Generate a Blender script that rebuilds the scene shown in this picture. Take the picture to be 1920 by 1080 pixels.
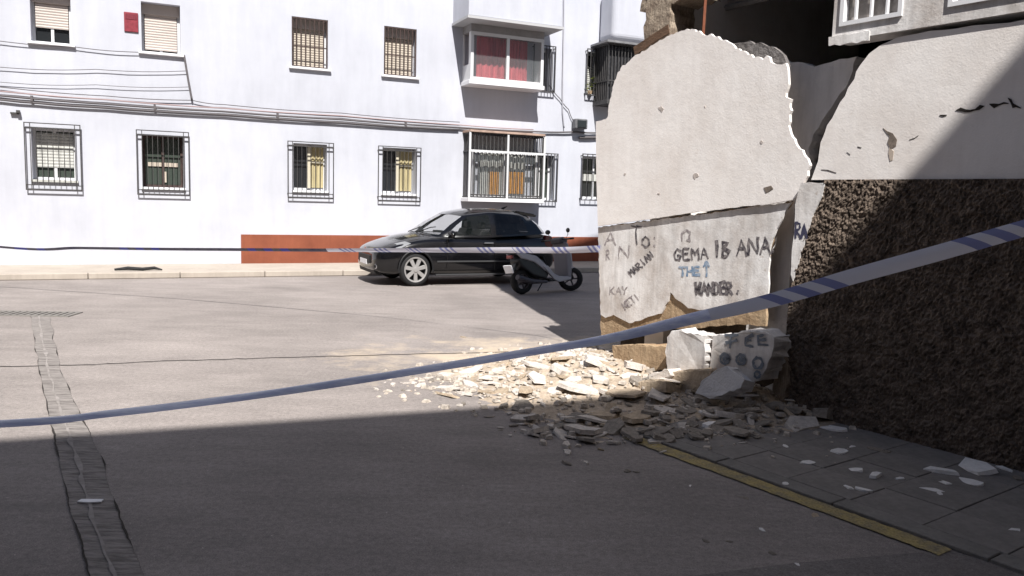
import bpy, bmesh, math, random
import numpy as np
from math import sin, cos, tan, pi, radians, atan2, sqrt
from mathutils import Vector, Matrix, noise as mnoise

for o in list(bpy.data.objects): bpy.data.objects.remove(o, do_unlink=True)
scene = bpy.context.scene
C = scene.collection
random.seed(7); rng = np.random.default_rng(7)

# ------------------------------------------------------------------ camera
FPX, PITCH, ROLL, EYE = 1500.0, radians(6.287), radians(1.606), 1.6
cam_data = bpy.data.cameras.new('camera'); cam = bpy.data.objects.new('camera', cam_data); C.objects.link(cam)
cam_data.sensor_width = 36; cam_data.lens = FPX/1920*36; cam_data.clip_start = .05; cam_data.clip_end = 2000
_fw = Vector((0, cos(PITCH), -sin(PITCH))); _up = Vector((0, sin(PITCH), cos(PITCH))); _rt = Vector((1, 0, 0))
_cr = _rt*cos(ROLL) + _up*sin(ROLL); _cu = -_rt*sin(ROLL) + _up*cos(ROLL)
_m = Matrix((_cr, _cu, -_fw)).transposed().to_4x4(); _m.translation = (0, 0, EYE)
cam.matrix_world = _m
scene.camera = cam

# ------------------------------------------------------------------ light
SUN_AZ = (.20, -.980); SUN_EL = radians(51)
world = bpy.data.worlds.new('World'); scene.world = world; world.use_nodes = True
wn = world.node_tree; wn.nodes.clear()
sky = wn.nodes.new('ShaderNodeTexSky'); sky.sky_type = 'NISHITA'; sky.sun_disc = False
sky.sun_elevation = SUN_EL; sky.sun_rotation = atan2(SUN_AZ[0], SUN_AZ[1])
bg = wn.nodes.new('ShaderNodeBackground'); bg.inputs[1].default_value = .05
wo = wn.nodes.new('ShaderNodeOutputWorld')
wn.links.new(sky.outputs[0], bg.inputs[0]); wn.links.new(bg.outputs[0], wo.inputs[0])
sd = bpy.data.lights.new('sun', 'SUN'); sd.energy = 5.0; sd.angle = radians(.53); sd.color = (1, .97, .925)
sun = bpy.data.objects.new('sun', sd); C.objects.link(sun); sun.location = (4, -12, 22)
SDIR = Vector((SUN_AZ[0]*cos(SUN_EL), SUN_AZ[1]*cos(SUN_EL), sin(SUN_EL))).normalized()
sun.rotation_euler = SDIR.to_track_quat('Z', 'Y').to_euler()
scene.view_settings.view_transform = 'Standard'; scene.view_settings.look = 'None'
scene.view_settings.gamma = 1; scene.view_settings.use_curve_mapping = False
scene.view_settings.exposure = .74
scene.render.engine = 'CYCLES'
scene.render.resolution_x = 1024; scene.render.resolution_y = 576

# ------------------------------------------------------------------ pixel -> place
def ray(x, y):
    u = (x-960)/FPX; v = (540-y)/FPX
    a = u*cos(ROLL)-v*sin(ROLL); b = u*sin(ROLL)+v*cos(ROLL)
    return Vector((a, cos(PITCH)+b*sin(PITCH), -sin(PITCH)+b*cos(PITCH)))
def gnd(x, y, z=0.):
    r = ray(x, y); t = (z-EYE)/r.z
    return Vector((r.x*t, r.y*t, z))
def at_depth(x, y, Y):
    r = ray(x, y); t = Y/r.y
    return Vector((r.x*t, Y, EYE+r.z*t))
class Frame:                     # a wall frame: x along the wall to the right, y into the wall, z up
    def __init__(s, ang, D):
        s.ang = ang; s.d = Vector((cos(ang), sin(ang), 0)); s.i = Vector((-sin(ang), cos(ang), 0)); s.o = s.i*D
    def hit(s, px, py, y0=0.):
        r = ray(px, py); t = (s.i.dot(s.o)+y0)/s.i.dot(r); p = r*t
        return (s.d.dot(p), p.z+EYE)
    def loc(s, p): return (s.d.dot(p), s.i.dot(p)-s.i.dot(s.o))
    def w(s, x, y, z): return s.o + s.d*x + s.i*y + Vector((0, 0, z))
FA = Frame(radians(24.44), 17.76)          # far white facade
WA = Frame(radians(-54.4), 5.41)           # wall of the broken house

# ------------------------------------------------------------------ materials
MATS = {}
def mat(name, col, rough=.8, var=.0, vscale=3., bump=0., bscale=40., spec=.3, metal=0., col2=None, coat=0., detail=6., stretch=None):
    if name in MATS: return MATS[name]
    m = bpy.data.materials.new(name); m.use_nodes = True; nt = m.node_tree; N = nt.nodes; L = nt.links
    b = N['Principled BSDF']; b.inputs['Roughness'].default_value = rough; b.inputs['Metallic'].default_value = metal
    b.inputs['Specular IOR Level'].default_value = spec; b.inputs['Coat Weight'].default_value = coat
    b.inputs['Base Color'].default_value = (*col, 1)
    tc = N.new('ShaderNodeTexCoord'); mp = N.new('ShaderNodeMapping'); L.new(tc.outputs['Object'], mp.inputs[0])
    if stretch: mp.inputs['Scale'].default_value = stretch
    if var > 0:
        n = N.new('ShaderNodeTexNoise'); n.inputs['Scale'].default_value = vscale; n.inputs['Detail'].default_value = detail; n.inputs['Roughness'].default_value = .65
        L.new(mp.outputs[0], n.inputs[0])
        r = N.new('ShaderNodeValToRGB'); L.new(n.outputs[0], r.inputs[0])
        c2 = col2 if col2 else tuple(c*(1-var) for c in col)
        r.color_ramp.elements[0].position = .36; r.color_ramp.elements[1].position = .62
        r.color_ramp.elements[0].color = (*c2, 1); r.color_ramp.elements[1].color = (*col, 1)
        L.new(r.outputs[0], b.inputs['Base Color'])
    if bump > 0:
        n2 = N.new('ShaderNodeTexNoise'); n2.inputs['Scale'].default_value = bscale; n2.inputs['Detail'].default_value = 5
        L.new(mp.outputs[0], n2.inputs[0])
        bp = N.new('ShaderNodeBump'); bp.inputs['Strength'].default_value = bump; bp.inputs['Distance'].default_value = .02
        L.new(n2.outputs[0], bp.inputs['Height']); L.new(bp.outputs[0], b.inputs['Normal'])
    MATS[name] = m
    return m
def nodes_of(name):
    m = bpy.data.materials.new(name); m.use_nodes = True; MATS[name] = m
    return m, m.node_tree.nodes, m.node_tree.links, m.node_tree.nodes['Principled BSDF']

def asphalt_material(name, base, dusty):
    m, N, L, b = nodes_of(name)
    tc = N.new('ShaderNodeTexCoord'); co = tc.outputs['Object']
    def noise(sc, det=6, rough=.6, mapsc=None):
        n = N.new('ShaderNodeTexNoise'); n.inputs['Scale'].default_value = sc; n.inputs['Detail'].default_value = det; n.inputs['Roughness'].default_value = rough
        if mapsc:
            mp = N.new('ShaderNodeMapping'); mp.inputs['Scale'].default_value = mapsc; mp.inputs['Rotation'].default_value = (0, 0, -radians(22)); L.new(co, mp.inputs[0]); L.new(mp.outputs[0], n.inputs[0])
        else: L.new(co, n.inputs[0])
        return n.outputs[0]
    def ramp(src, p0, p1, c0, c1):
        r = N.new('ShaderNodeValToRGB'); r.color_ramp.elements[0].position = p0; r.color_ramp.elements[1].position = p1
        r.color_ramp.elements[0].color = (*c0, 1); r.color_ramp.elements[1].color = (*c1, 1); L.new(src, r.inputs[0]); return r.outputs[0]
    def mix(f, a, c, mode='MIX'):
        x = N.new('ShaderNodeMix'); x.data_type = 'RGBA'; x.blend_type = mode
        if isinstance(f, float): x.inputs['Factor'].default_value = f
        else: L.new(f, x.inputs['Factor'])
        L.new(a, x.inputs['A']); L.new(c, x.inputs['B']); return x.outputs['Result']
    g = lambda v: (v, v, v)
    c = ramp(noise(.45), .35, .68, tuple(k*.78 for k in base), tuple(k*1.12 for k in base))
    c = mix(1., c, ramp(noise(150, 3, .75), .3, .72, g(.62), g(1.38)), 'MULTIPLY')
    c = mix(1., c, ramp(noise(2.6, 9, .75, (.5, 1.6, 1)), .3, .7, g(.84), g(1.12)), 'MULTIPLY')
    c = mix(1., c, ramp(noise(30, 6, .8), .3, .72, g(.70), g(1.28)), 'MULTIPLY')
    # oil and tyre stains, pale scuffs
    st = ramp(noise(.9, 7, .6, (.5, 1.6, 1)), .58, .72, g(0), g(.5)); dk = N.new('ShaderNodeRGB'); dk.outputs[0].default_value = (*[k*.55 for k in base], 1)
    c = mix(st, c, dk.outputs[0])
    sc = ramp(noise(5.5, 4, .6, (.45, 2.6, 1)), .70, .76, g(0), g(.6)); lt = N.new('ShaderNodeRGB'); lt.outputs[0].default_value = (*[min(1, k*1.7) for k in base], 1)
    c = mix(sc, c, lt.outputs[0])
    sp = ramp(noise(34, 2, .6), .715, .74, g(0), g(.8)); c = mix(sp, c, lt.outputs[0])
    if dusty:
        mp = N.new('ShaderNodeMapping'); mp.vector_type = 'POINT'; cx, cy = dusty
        mp.inputs['Location'].default_value = (-cx/5.6, -cy/3.2, 0); mp.inputs['Scale'].default_value = (1/5.6, 1/3.2, 1)
        L.new(co, mp.inputs[0])
        gr = N.new('ShaderNodeVectorMath'); gr.operation = 'LENGTH'; L.new(mp.outputs[0], gr.inputs[0])
        md = N.new('ShaderNodeMath'); md.operation = 'MULTIPLY_ADD'; L.new(noise(1.6, 7, .65), md.inputs[0]); md.inputs[1].default_value = 1.1; L.new(gr.outputs['Value'], md.inputs[2])
        dm = ramp(md.outputs[0], .75, 1.5, g(.85), g(0))
        du = N.new('ShaderNodeRGB'); du.outputs[0].default_value = (.50, .41, .31, 1)
        c = mix(dm, c, du.outputs[0])
    L.new(c, b.inputs['Base Color']); b.inputs['Roughness'].default_value = .9; b.inputs['Specular IOR Level'].default_value = .2
    bp = N.new('ShaderNodeBump'); bp.inputs['Strength'].default_value = .35; bp.inputs['Distance'].default_value = .01
    L.new(noise(120, 4, .7), bp.inputs['Height']); L.new(bp.outputs[0], b.inputs['Normal'])
    return m
M_ROAD = asphalt_material('asphalt', (.278, .247, .232), (.9, 7.9))
M_PATCH = asphalt_material('patched_asphalt', (.22, .21, .2), None)
M_DARKPATCH = asphalt_material('dark_road_tone', (.20, .18, .172), None)

def wall_material(name, base, stain, amt, sc=1.2, bump=.25, bsc=60, fine=.06):
    m, N, L, b = nodes_of(name)
    tc = N.new('ShaderNodeTexCoord'); co = tc.outputs['Object']
    def nz(s, d, mp=None):
        n = N.new('ShaderNodeTexNoise'); n.inputs['Scale'].default_value = s; n.inputs['Detail'].default_value = d; n.inputs['Roughness'].default_value = .65
        if mp:
            k = N.new('ShaderNodeMapping'); k.inputs['Scale'].default_value = mp; L.new(co, k.inputs[0]); L.new(k.outputs[0], n.inputs[0])
        else: L.new(co, n.inputs[0])
        return n.outputs[0]
    r = N.new('ShaderNodeValToRGB'); r.color_ramp.elements[0].position = .33; r.color_ramp.elements[1].position = .6
    r.color_ramp.elements[0].color = (*[a*(1-amt)+s*amt for a, s in zip(base, stain)], 1); r.color_ramp.elements[1].color = (*base, 1)
    L.new(nz(sc, 9), r.inputs[0])
    r2 = N.new('ShaderNodeValToRGB'); r2.color_ramp.elements[0].position = .3; r2.color_ramp.elements[1].position = .66
    r2.color_ramp.elements[0].color = (1-fine*2.2,)*3+(1,); r2.color_ramp.elements[1].color = (1,)*3+(1,)
    L.new(nz(sc*4, 6, (2.2, 2.2, .35)), r2.inputs[0])
    x = N.new('ShaderNodeMix'); x.data_type = 'RGBA'; x.blend_type = 'MULTIPLY'; x.inputs['Factor'].default_value = 1
    L.new(r.outputs[0], x.inputs['A']); L.new(r2.outputs[0], x.inputs['B'])
    # small grey-brown spots where paint is off
    r3 = N.new('ShaderNodeValToRGB'); r3.color_ramp.elements[0].position = .69; r3.color_ramp.elements[1].position = .74
    r3.color_ramp.elements[0].color = (0, 0, 0, 1); r3.color_ramp.elements[1].color = (amt, amt, amt, 1); L.new(nz(sc*6, 3), r3.inputs[0])
    x2 = N.new('ShaderNodeMix'); x2.data_type = 'RGBA'; L.new(r3.outputs[0], x2.inputs['Factor']); L.new(x.outputs['Result'], x2.inputs['A']); x2.inputs['B'].default_value = (*stain, 1)
    L.new(x2.outputs['Result'], b.inputs['Base Color'])
    b.inputs['Roughness'].default_value = .88; b.inputs['Specular IOR Level'].default_value = .2
    bp = N.new('ShaderNodeBump'); bp.inputs['Strength'].default_value = bump; bp.inputs['Distance'].default_value = .012
    ad = N.new('ShaderNodeMath'); ad.operation = 'ADD'; L.new(nz(bsc, 4), ad.inputs[0])
    mu = N.new('ShaderNodeMath'); mu.operation = 'MULTIPLY'; mu.inputs[1].default_value = 2.; L.new(nz(bsc*.12, 4), mu.inputs[0]); L.new(mu.outputs[0], ad.inputs[1])
    L.new(ad.outputs[0], bp.inputs['Height']); L.new(bp.outputs[0], b.inputs['Normal'])
    return m
M_FACADE = wall_material('facade_white_paint', (.52, .532, .585), (.44, .45, .50), .9, .45, .12, 50, .04)
M_PLASTER = wall_material('old_plaster', (.85, .81, .785), (.71, .65, .61), .75, 1.5, .16, 70, .03)
M_GRAFF = wall_material('whitewash_plaster', (.83, .81, .80), (.46, .40, .36), .8, 2.2, .22, 60, .12)
M_CORE = wall_material('tan_masonry', (.46, .34, .22), (.30, .20, .12), .9, 4., .8, 30, .15)
M_INNER = wall_material('grey_render', (.76, .73, .715), (.60, .575, .56), .6, 2., .4, 40, .08)
M_STUCCO = wall_material('roughcast_brown', (.22, .172, .137), (.06, .045, .036), .9, 14., .5, 90, .2)
M_RED = wall_material('red_oxide_paint', (.25, .08, .045), (.165, .05, .03), .7, 1.2, .15, 40, .06)
M_CONC = wall_material('pale_concrete', (.42, .37, .32), (.33, .29, .25), .7, 1.5, .2, 60, .06)
M_TILE = wall_material('paving_tile', (.255, .235, .22), (.17, .155, .145), .8, 2.6, .3, 60, .1)
M_KERB = wall_material('kerb_concrete', (.23, .215, .2), (.16, .15, .14), .8, 4., .3, 60, .1)
M_YEL = wall_material('yellow_road_paint', (.47, .37, .16), (.24, .21, .16), 1., 9., .3, 80, .25)
M_DUST = wall_material('dust_and_mortar', (.56, .46, .36), (.36, .29, .22), .9, 5., 1., 45, .15)
M_WHITE = mat('white_paint', (.72, .72, .74), .5)
M_FRAME = mat('white_aluminium', (.62, .62, .63), .4, spec=.5)
M_BAR = mat('dark_iron', (.065, .062, .062), .55, .4, 8)
M_BROWNBAR = mat('brown_iron', (.07, .045, .04), .6, .4, 8)
M_GLASSD = mat('dark_window_glass', (.018, .02, .022), .06, spec=.6)
M_GLASSG = mat('green_window_glass', (.05, .062, .052), .1, spec=.6)
M_SHUT = mat('beige_shutter', (.50, .44, .40), .6, .12, 2.)
M_SHUT2 = mat('cream_shutter', (.47, .41, .34), .6, .12, 2.)
M_CURT_Y = mat('yellow_curtain', (.50, .43, .25), .9, .35, 6, stretch=(3, 3, .3))
M_CURT_W = mat('white_curtain', (.50, .50, .47), .9, .3, 8, stretch=(3, 3, .3))
M_CURT_R = mat('red_curtain', (.60, .12, .14), .9, .5, 5, stretch=(3, 3, .25))
M_CURT_O = mat('orange_fabric', (.62, .27, .02), .9, .35, 6)
M_CABLE = mat('grey_cable', (.11, .10, .105), .7)
M_CABLEP = mat('pinkish_cable', (.34, .25, .25), .7)
M_BLACK = mat('black_rubber', (.018, .018, .019), .75, .3, 20)
M_VOID = mat('shade_black', (.006, .0055, .005), .95)  # near-black colour paints the shade inside rooms and gaps
M_WOOD = mat('old_wood', (.16, .095, .06), .85, .5, 6, .4, 40, stretch=(1, 1, 6))
M_PIER = wall_material('rough_brick_pier', (.44, .36, .28), (.22, .16, .12), .9, 7., 1., 25, .25)
M_SLATE = mat('grey_plaster_scrap', (.36, .34, .33), .9, .3, 9, .4, 60)
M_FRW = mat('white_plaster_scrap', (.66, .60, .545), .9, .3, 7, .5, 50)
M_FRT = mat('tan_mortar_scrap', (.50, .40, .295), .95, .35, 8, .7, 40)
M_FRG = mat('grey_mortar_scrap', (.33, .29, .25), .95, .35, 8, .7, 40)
M_INK = mat('black_marker', (.035, .03, .04), .7, .5, 26, col2=(.26, .235, .235))
M_INKB = mat('blue_marker', (.12, .21, .34), .7, .3, 26, col2=(.40, .45, .52))
M_INKF = mat('faded_marker', (.20, .17, .18), .8, .4, 26, col2=(.52, .48, .47))
M_CRACKLINE = mat('crack_and_line_dark', (.03, .025, .022), .95)
M_GREEN = mat('plant_leaf', (.22, .26, .03), .6, .4, 20)
M_SIGNRED = mat('red_enamel', (.26, .045, .06), .4, .3, 20)

# ------------------------------------------------------------------ mesh helpers
class MB:
    def __init__(s): s.v = []; s.f = []; s.uv = None
    def add(s, vs, fs):
        k = len(s.v); s.v += [tuple(p) for p in vs]; s.f += [tuple(i+k for i in f) for f in fs]; return s
    def box(s, x0, x1, y0, y1, z0, z1):
        x0, x1 = sorted((x0, x1)); y0, y1 = sorted((y0, y1)); z0, z1 = sorted((z0, z1))
        return s.add([(x0,y0,z0),(x1,y0,z0),(x1,y1,z0),(x0,y1,z0),(x0,y0,z1),(x1,y0,z1),(x1,y1,z1),(x0,y1,z1)],
                     [(0,3,2,1),(4,5,6,7),(0,1,5,4),(1,2,6,5),(2,3,7,6),(3,0,4,7)])
    def prism(s, poly, y0, y1):            # polygon in x-z extruded along y
        a = sum(poly[i][0]*poly[(i+1)%len(poly)][1]-poly[(i+1)%len(poly)][0]*poly[i][1] for i in range(len(poly)))
        if a < 0: poly = poly[::-1]
        n = len(poly); y0, y1 = sorted((y0, y1))
        vs = [(p[0], y0, p[1]) for p in poly]+[(p[0], y1, p[1]) for p in poly]
        return s.add(vs, [tuple(range(n)), tuple(range(2*n-1, n-1, -1))]+[((i+1)%n, i, i+n, (i+1)%n+n) for i in range(n)])
    def slabxy(s, poly, z0, z1):           # polygon in x-y extruded along z
        a = sum(poly[i][0]*poly[(i+1)%len(poly)][1]-poly[(i+1)%len(poly)][0]*poly[i][1] for i in range(len(poly)))
        if a < 0: poly = poly[::-1]
        n = len(poly)
        vs = [(p[0], p[1], z0) for p in poly]+[(p[0], p[1], z1) for p in poly]
        return s.add(vs, [tuple(range(n-1, -1, -1)), tuple(range(n, 2*n))]+[(i, (i+1)%n, (i+1)%n+n, i+n) for i in range(n)])
    def tube(s, pts, r, n=6):
        pts = [Vector(p) for p in pts]; k = len(s.v); rs = r if isinstance(r, (list, tuple)) else [r]*len(pts)
        for i, p in enumerate(pts):
            t = (pts[min(i+1, len(pts)-1)]-pts[max(i-1, 0)]).normalized()
            a = Vector((0, 0, 1)) if abs(t.z) < .9 else Vector((1, 0, 0))
            u = t.cross(a).normalized(); w = t.cross(u)
            for j in range(n):
                q = p+(u*cos(2*pi*j/n)+w*sin(2*pi*j/n))*rs[i]; s.v.append(tuple(q))
        for i in range(len(pts)-1):
            for j in range(n): s.f.append((k+i*n+j, k+i*n+(j+1)%n, k+(i+1)*n+(j+1)%n, k+(i+1)*n+j))
        s.f.append(tuple(k+j for j in range(n-1, -1, -1))); e = k+(len(pts)-1)*n; s.f.append(tuple(e+j for j in range(n)))
        return s
    def lathe_y(s, prof, c=(0,0,0), n=24):  # profile (radius, y) about the y axis
        k = len(s.v); m = len(prof)
        for i in range(n):
            a = 2*pi*i/n
            for r, y in prof: s.v.append((c[0]+r*cos(a), c[1]+y, c[2]+r*sin(a)))
        for i in range(n):
            for j in range(m-1):
                s.f.append((k+i*m+j, k+i*m+j+1, k+((i+1)%n)*m+j+1, k+((i+1)%n)*m+j))
        return s
    def ribbon(s, pts, w, y):              # flat stroke in the x-z plane at depth y
        P = [Vector((p[0], p[1])) for p in pts]; k = len(s.v); n = len(P)
        for i, p in enumerate(P):
            t = P[min(i+1, n-1)]-P[max(i-1, 0)]
            if t.length < 1e-9: t = Vector((1, 0))
            t.normalize(); q = Vector((-t.y, t.x))*w*.5*(.55+.9*random.random())
            e = t*w*.35*(-1 if i == 0 else 1 if i == n-1 else 0)
            s.v += [(p.x+e.x+q.x, y, p.y+e.y+q.y), (p.x+e.x-q.x, y, p.y+e.y-q.y)]
        for i in range(n-1): s.f.append((k+2*i, k+2*i+1, k+2*i+3, k+2*i+2))
        return s
    def build(s, name, m, parent=None, smooth=False, bevel=0., seg=1, fixn=True):
        me = bpy.data.meshes.new(name); me.from_pydata(s.v, [], s.f); me.update()
        if fixn or bevel > 0:
            bm = bmesh.new(); bm.from_mesh(me)
            if fixn: bmesh.ops.recalc_face_normals(bm, faces=bm.faces)
            if bevel > 0:
                bmesh.ops.bevel(bm, geom=[e for e in bm.edges if len(e.link_faces) == 2 and e.calc_face_angle(0) > .5], offset=bevel, segments=seg, affect='EDGES', profile=.5)
            bm.to_mesh(me); bm.free()
        if smooth:
            me.polygons.foreach_set('use_smooth', [True]*len(me.polygons))
        me.materials.append(m)
        o = bpy.data.objects.new(name, me); C.objects.link(o)
        if parent: o.parent = parent
        return o
def tag(o, label=None, cat=None, group=None, kind=None):
    if label: o['label'] = label
    if cat: o['category'] = cat
    if group: o['group'] = group
    if kind: o['kind'] = kind
    return o
def empty(name, loc=(0,0,0), rz=0, label=None, cat=None, group=None):
    o = bpy.data.objects.new(name, None); C.objects.link(o); o.location = loc; o.rotation_euler = (0, 0, rz)
    o.empty_display_size = .2
    return tag(o, label, cat, group)
def jag(poly, amp, step=.06, closed=True, skip=()):   # roughen an outline
    out = []; n = len(poly)
    for i in range(n if closed else n-1):
        a = Vector(poly[i]); b = Vector(poly[(i+1) % n]); L = (b-a).length; k = max(1, int(L/step))
        q = Vector((-(b-a).y, (b-a).x))/max(L, 1e-6)
        for j in range(k):
            p = a+(b-a)*(j/k)
            if j and i not in skip: p += q*random.uniform(-amp, amp)
            out.append((p.x, p.y))
    if not closed: out.append(tuple(poly[-1]))
    return out

# ------------------------------------------------------------------ ground, road
road = MB().add([(-300, -200, 0), (300, -200, 0), (300, 400, 0), (-300, 400, 0)], [(0, 1, 2, 3)]).build('road', M_ROAD)
tag(road, kind='structure')

def sheet(name, pts, z, m, parent):
    return MB().add([(p[0], p[1], z) for p in pts], [tuple(range(len(pts)))]).build(name, m, parent)
def strip(name, L, R, z, m, parent):
    vs = []; fs = []
    for a, b in zip(L, R): vs += [(a[0], a[1], z), (b[0], b[1], z)]
    for i in range(len(L)-1): fs.append((2*i, 2*i+1, 2*i+3, 2*i+2))
    o = MB().add(vs, fs).build(name, m, parent); return o
def densify(pts, n):
    pts = [Vector(p[:2]) for p in pts]; out = []
    for i in range(len(pts)-1):
        for j in range(n): out.append(pts[i].lerp(pts[i+1], j/n))
    out.append(pts[-1]); return out
# repaired trench running toward the camera
tl = [gnd(*p) for p in ((58, 592), (66, 650), (75, 702), (95, 792), (106, 845), (126, 930), (150, 1012), (168, 1085), (235, 1300))]
tr = [gnd(*p) for p in ((93, 592), (104, 650), (116, 702), (158, 792), (182, 845), (210, 930), (242, 1012), (272, 1085), (370, 1300))]
tl = densify(tl, 14); tr = densify(tr, 14)
for i in range(len(tl)):
    tl[i] = tl[i]+Vector((.02*mnoise.noise(Vector((tl[i].y*2.5, 1, 0)))+random.uniform(-.003, .003), 0)); tr[i] = tr[i]+Vector((.025*mnoise.noise(Vector((tr[i].y*2.1, 5, 0)))+random.uniform(-.003, .003), 0))
def trench_material():
    m, N, L, b = nodes_of('wrinkled_trench_asphalt')
    tc = N.new('ShaderNodeTexCoord'); mp = N.new('ShaderNodeMapping'); mp.inputs['Scale'].default_value = (2.6, 15, 1); mp.inputs['Rotation'].default_value = (0, 0, radians(-8))
    L.new(tc.outputs['Object'], mp.inputs[0])
    n = N.new('ShaderNodeTexNoise'); n.inputs['Scale'].default_value = 1.8; n.inputs['Detail'].default_value = 7; n.inputs['Roughness'].default_value = .7; L.new(mp.outputs[0], n.inputs[0])
    r = N.new('ShaderNodeValToRGB'); e = r.color_ramp.elements; e[0].position = .38; e[0].color = (.15, .135, .127, 1); e[1].position = .56; e[1].color = (.285, .26, .245, 1); L.new(n.outputs[0], r.inputs[0])
    L.new(r.outputs[0], b.inputs['Base Color']); b.inputs['Roughness'].default_value = .95; b.inputs['Specular IOR Level'].default_value = .15
    bp = N.new('ShaderNodeBump'); bp.inputs['Strength'].default_value = .8; bp.inputs['Distance'].default_value = .03; L.new(n.outputs[0], bp.inputs['Height']); L.new(bp.outputs[0], b.inputs['Normal'])
    return m
M_TRENCH = trench_material()
strip('trench_patch', tl, tr, .004, M_TRENCH, road)
for S in (tl, tr):                                       # dark open joints either side
    w = [max(.0004, .002+.013*mnoise.noise(Vector((p.x*3, p.y*3.7, 1.7)))) for p in S]
    strip('trench_joint', [p-Vector((k, 0)) for p, k in zip(S, w)], [p+Vector((k, 0)) for p, k in zip(S, w)], .008, M_CRACKLINE, road)
mid = [a.lerp(b, .42+.08*mnoise.noise(Vector((a.x*2, a.y*4, 0)))) for a, b in zip(tl, tr)]
seg = [.008+.022*mnoise.noise(Vector((p.x*5, p.y*6, 4))) for p in mid]
strip('trench_seam', [p-Vector((max(.006, k), 0)) for p, k in zip(mid, seg)], [p+Vector((max(.006, k), 0)) for p, k in zip(mid, seg)], .008, mat('pale_seam', (.30, .275, .26), .95, .5, 10, col2=(.20, .18, .17)), road)
# long thin dark line drawn across the road
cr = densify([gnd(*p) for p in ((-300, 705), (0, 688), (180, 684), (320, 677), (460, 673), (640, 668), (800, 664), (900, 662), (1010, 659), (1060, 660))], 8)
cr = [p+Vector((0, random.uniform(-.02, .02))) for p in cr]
strip('dark_road_line', [p-Vector((0, .010)) for p in cr], [p+Vector((0, .010)) for p in cr], .005, M_CRACKLINE, road)
# darker sheet laid on the road at the corner of the pavement
sheet('dark_road_area', [gnd(*p) for p in ((1230, 1090), (1480, 1058), (1690, 1040), (1765, 1034), (1960, 1070), (2300, 1180), (1200, 1180))], .004, M_DARKPATCH, road)

# drain cover at the far end of the trench
dc = gnd(62, 589)
dg = empty('drain_cover', dc, radians(4), 'flat grey drain cover at the far end of the repaired trench', 'drain cover')
mb = MB(); mb.box(-.52, .52, -.20, -.15, 0, .012); mb.box(-.52, .52, .15, .20, 0, .012); mb.box(-.52, -.46, -.15, .15, 0, .012); mb.box(.46, .52, -.15, .15, 0, .012)
mb.build('frame', M_KERB, dg)
MB().box(-.458, .458, -.148, .148, 0, .006).build('recess', M_CRACKLINE, dg)
for i in range(11):
    MB().box(-.44+i*.083, -.39+i*.083, -.146, .146, .004, .013).build('slat', M_KERB, dg)

# ------------------------------------------------------------------ far white building
FH = 12.0  # unseen top raised to reduce skylight on the street
fb = empty('white_apartment_building', FA.o, FA.ang, 'long white painted apartment block with barred windows and red plinth', 'building')
def frect(xl, yt, xr, yb, y0=0.):
    ym = (yt+yb)/2
    return [FA.hit(xl, ym, y0)[0], FA.hit(xr, ym, y0)[0], FA.hit(xl, yb, y0)[1], FA.hit(xl, yt, y0)[1]]   # x0,x1,z0,z1
UP = [frect(57, 2, 133, 72), frect(265, 2, 338, 96), frect(547, 30, 615, 124), frect(720, 48, 781, 140)]
UP[0][2], UP[0][3] = UP[1][2], UP[1][3]
GR = [frect(60, 238, 142, 336), frect(267, 252, 344, 350), frect(550, 268, 613, 356), frect(717, 276, 780, 362)]
GRC = [frect(48, 229, 152, 356), frect(257, 243, 354, 365), frect(539, 264, 624, 371), frect(708, 273, 787, 377)]
SIDE_U = frect(1001, 88, 1034, 168); SIDE_G = frect(1000, 290, 1038, 374); FAR_U = frect(1100, 96, 1142, 176); FAR_G = frect(1091, 292, 1150, 372)
BAYU = frect(905, 60, 985, 150); BAYG = frect(905, 250, 985, 360)
# windows further along, out of view
more = []
for x in (-9.5, -6.6): more += [[x, x+1.0, UP[1][2], UP[1][3]], [x, x+1.1, GR[0][2], GR[0][3]]]
holes = UP+GR+[SIDE_U, SIDE_G, FAR_U, FAR_G, BAYU, BAYG]+more
X0, X1 = -13., 26.
xs = sorted({X0, X1, *[h[0] for h in holes], *[h[1] for h in holes]}); zs = sorted({0., FH, *[h[2] for h in holes], *[h[3] for h in holes]})
mb = MB()
for i in range(len(xs)-1):
    for j in range(len(zs)-1):
        cx = (xs[i]+xs[i+1])/2; cz = (zs[j]+zs[j+1])/2
        if any(h[0] < cx < h[1] and h[2] < cz < h[3] for h in holes): continue
        mb.add([(xs[i], 0, zs[j]), (xs[i+1], 0, zs[j]), (xs[i+1], 0, zs[j+1]), (xs[i], 0, zs[j+1])], [(0, 1, 2, 3)])
RD = .3
for a, b, c, d in holes:
    mb.add([(a,0,c),(b,0,c),(b,RD,c),(a,RD,c),(a,0,d),(b,0,d),(b,RD,d),(a,RD,d)], [(0,3,2,1),(4,5,6,7),(0,4,7,3),(1,2,6,5)])
mb.add([(X0,0,0),(X0,8,0),(X0,8,FH),(X0,0,FH),(X1,0,0),(X1,8,0),(X1,8,FH),(X1,0,FH)], [(0,1,2,3),(4,7,6,5),(1,5,6,2),(3,2,6,7)])
mb.build('wall', M_FACADE, fb, fixn=False)
zb = (FA.hit(455, 440)[1]+FA.hit(700, 441)[1])/2
MB().box(FA.hit(452, 470)[0], X1-.02, -.02, .01, 0, zb).build('painted_plinth', M_RED, fb, bevel=.004)
MB().box(X0-.05, X1+.05, -.12, 8.1, FH, FH+.25).build('roof_parapet', M_FACADE, fb)

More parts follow.
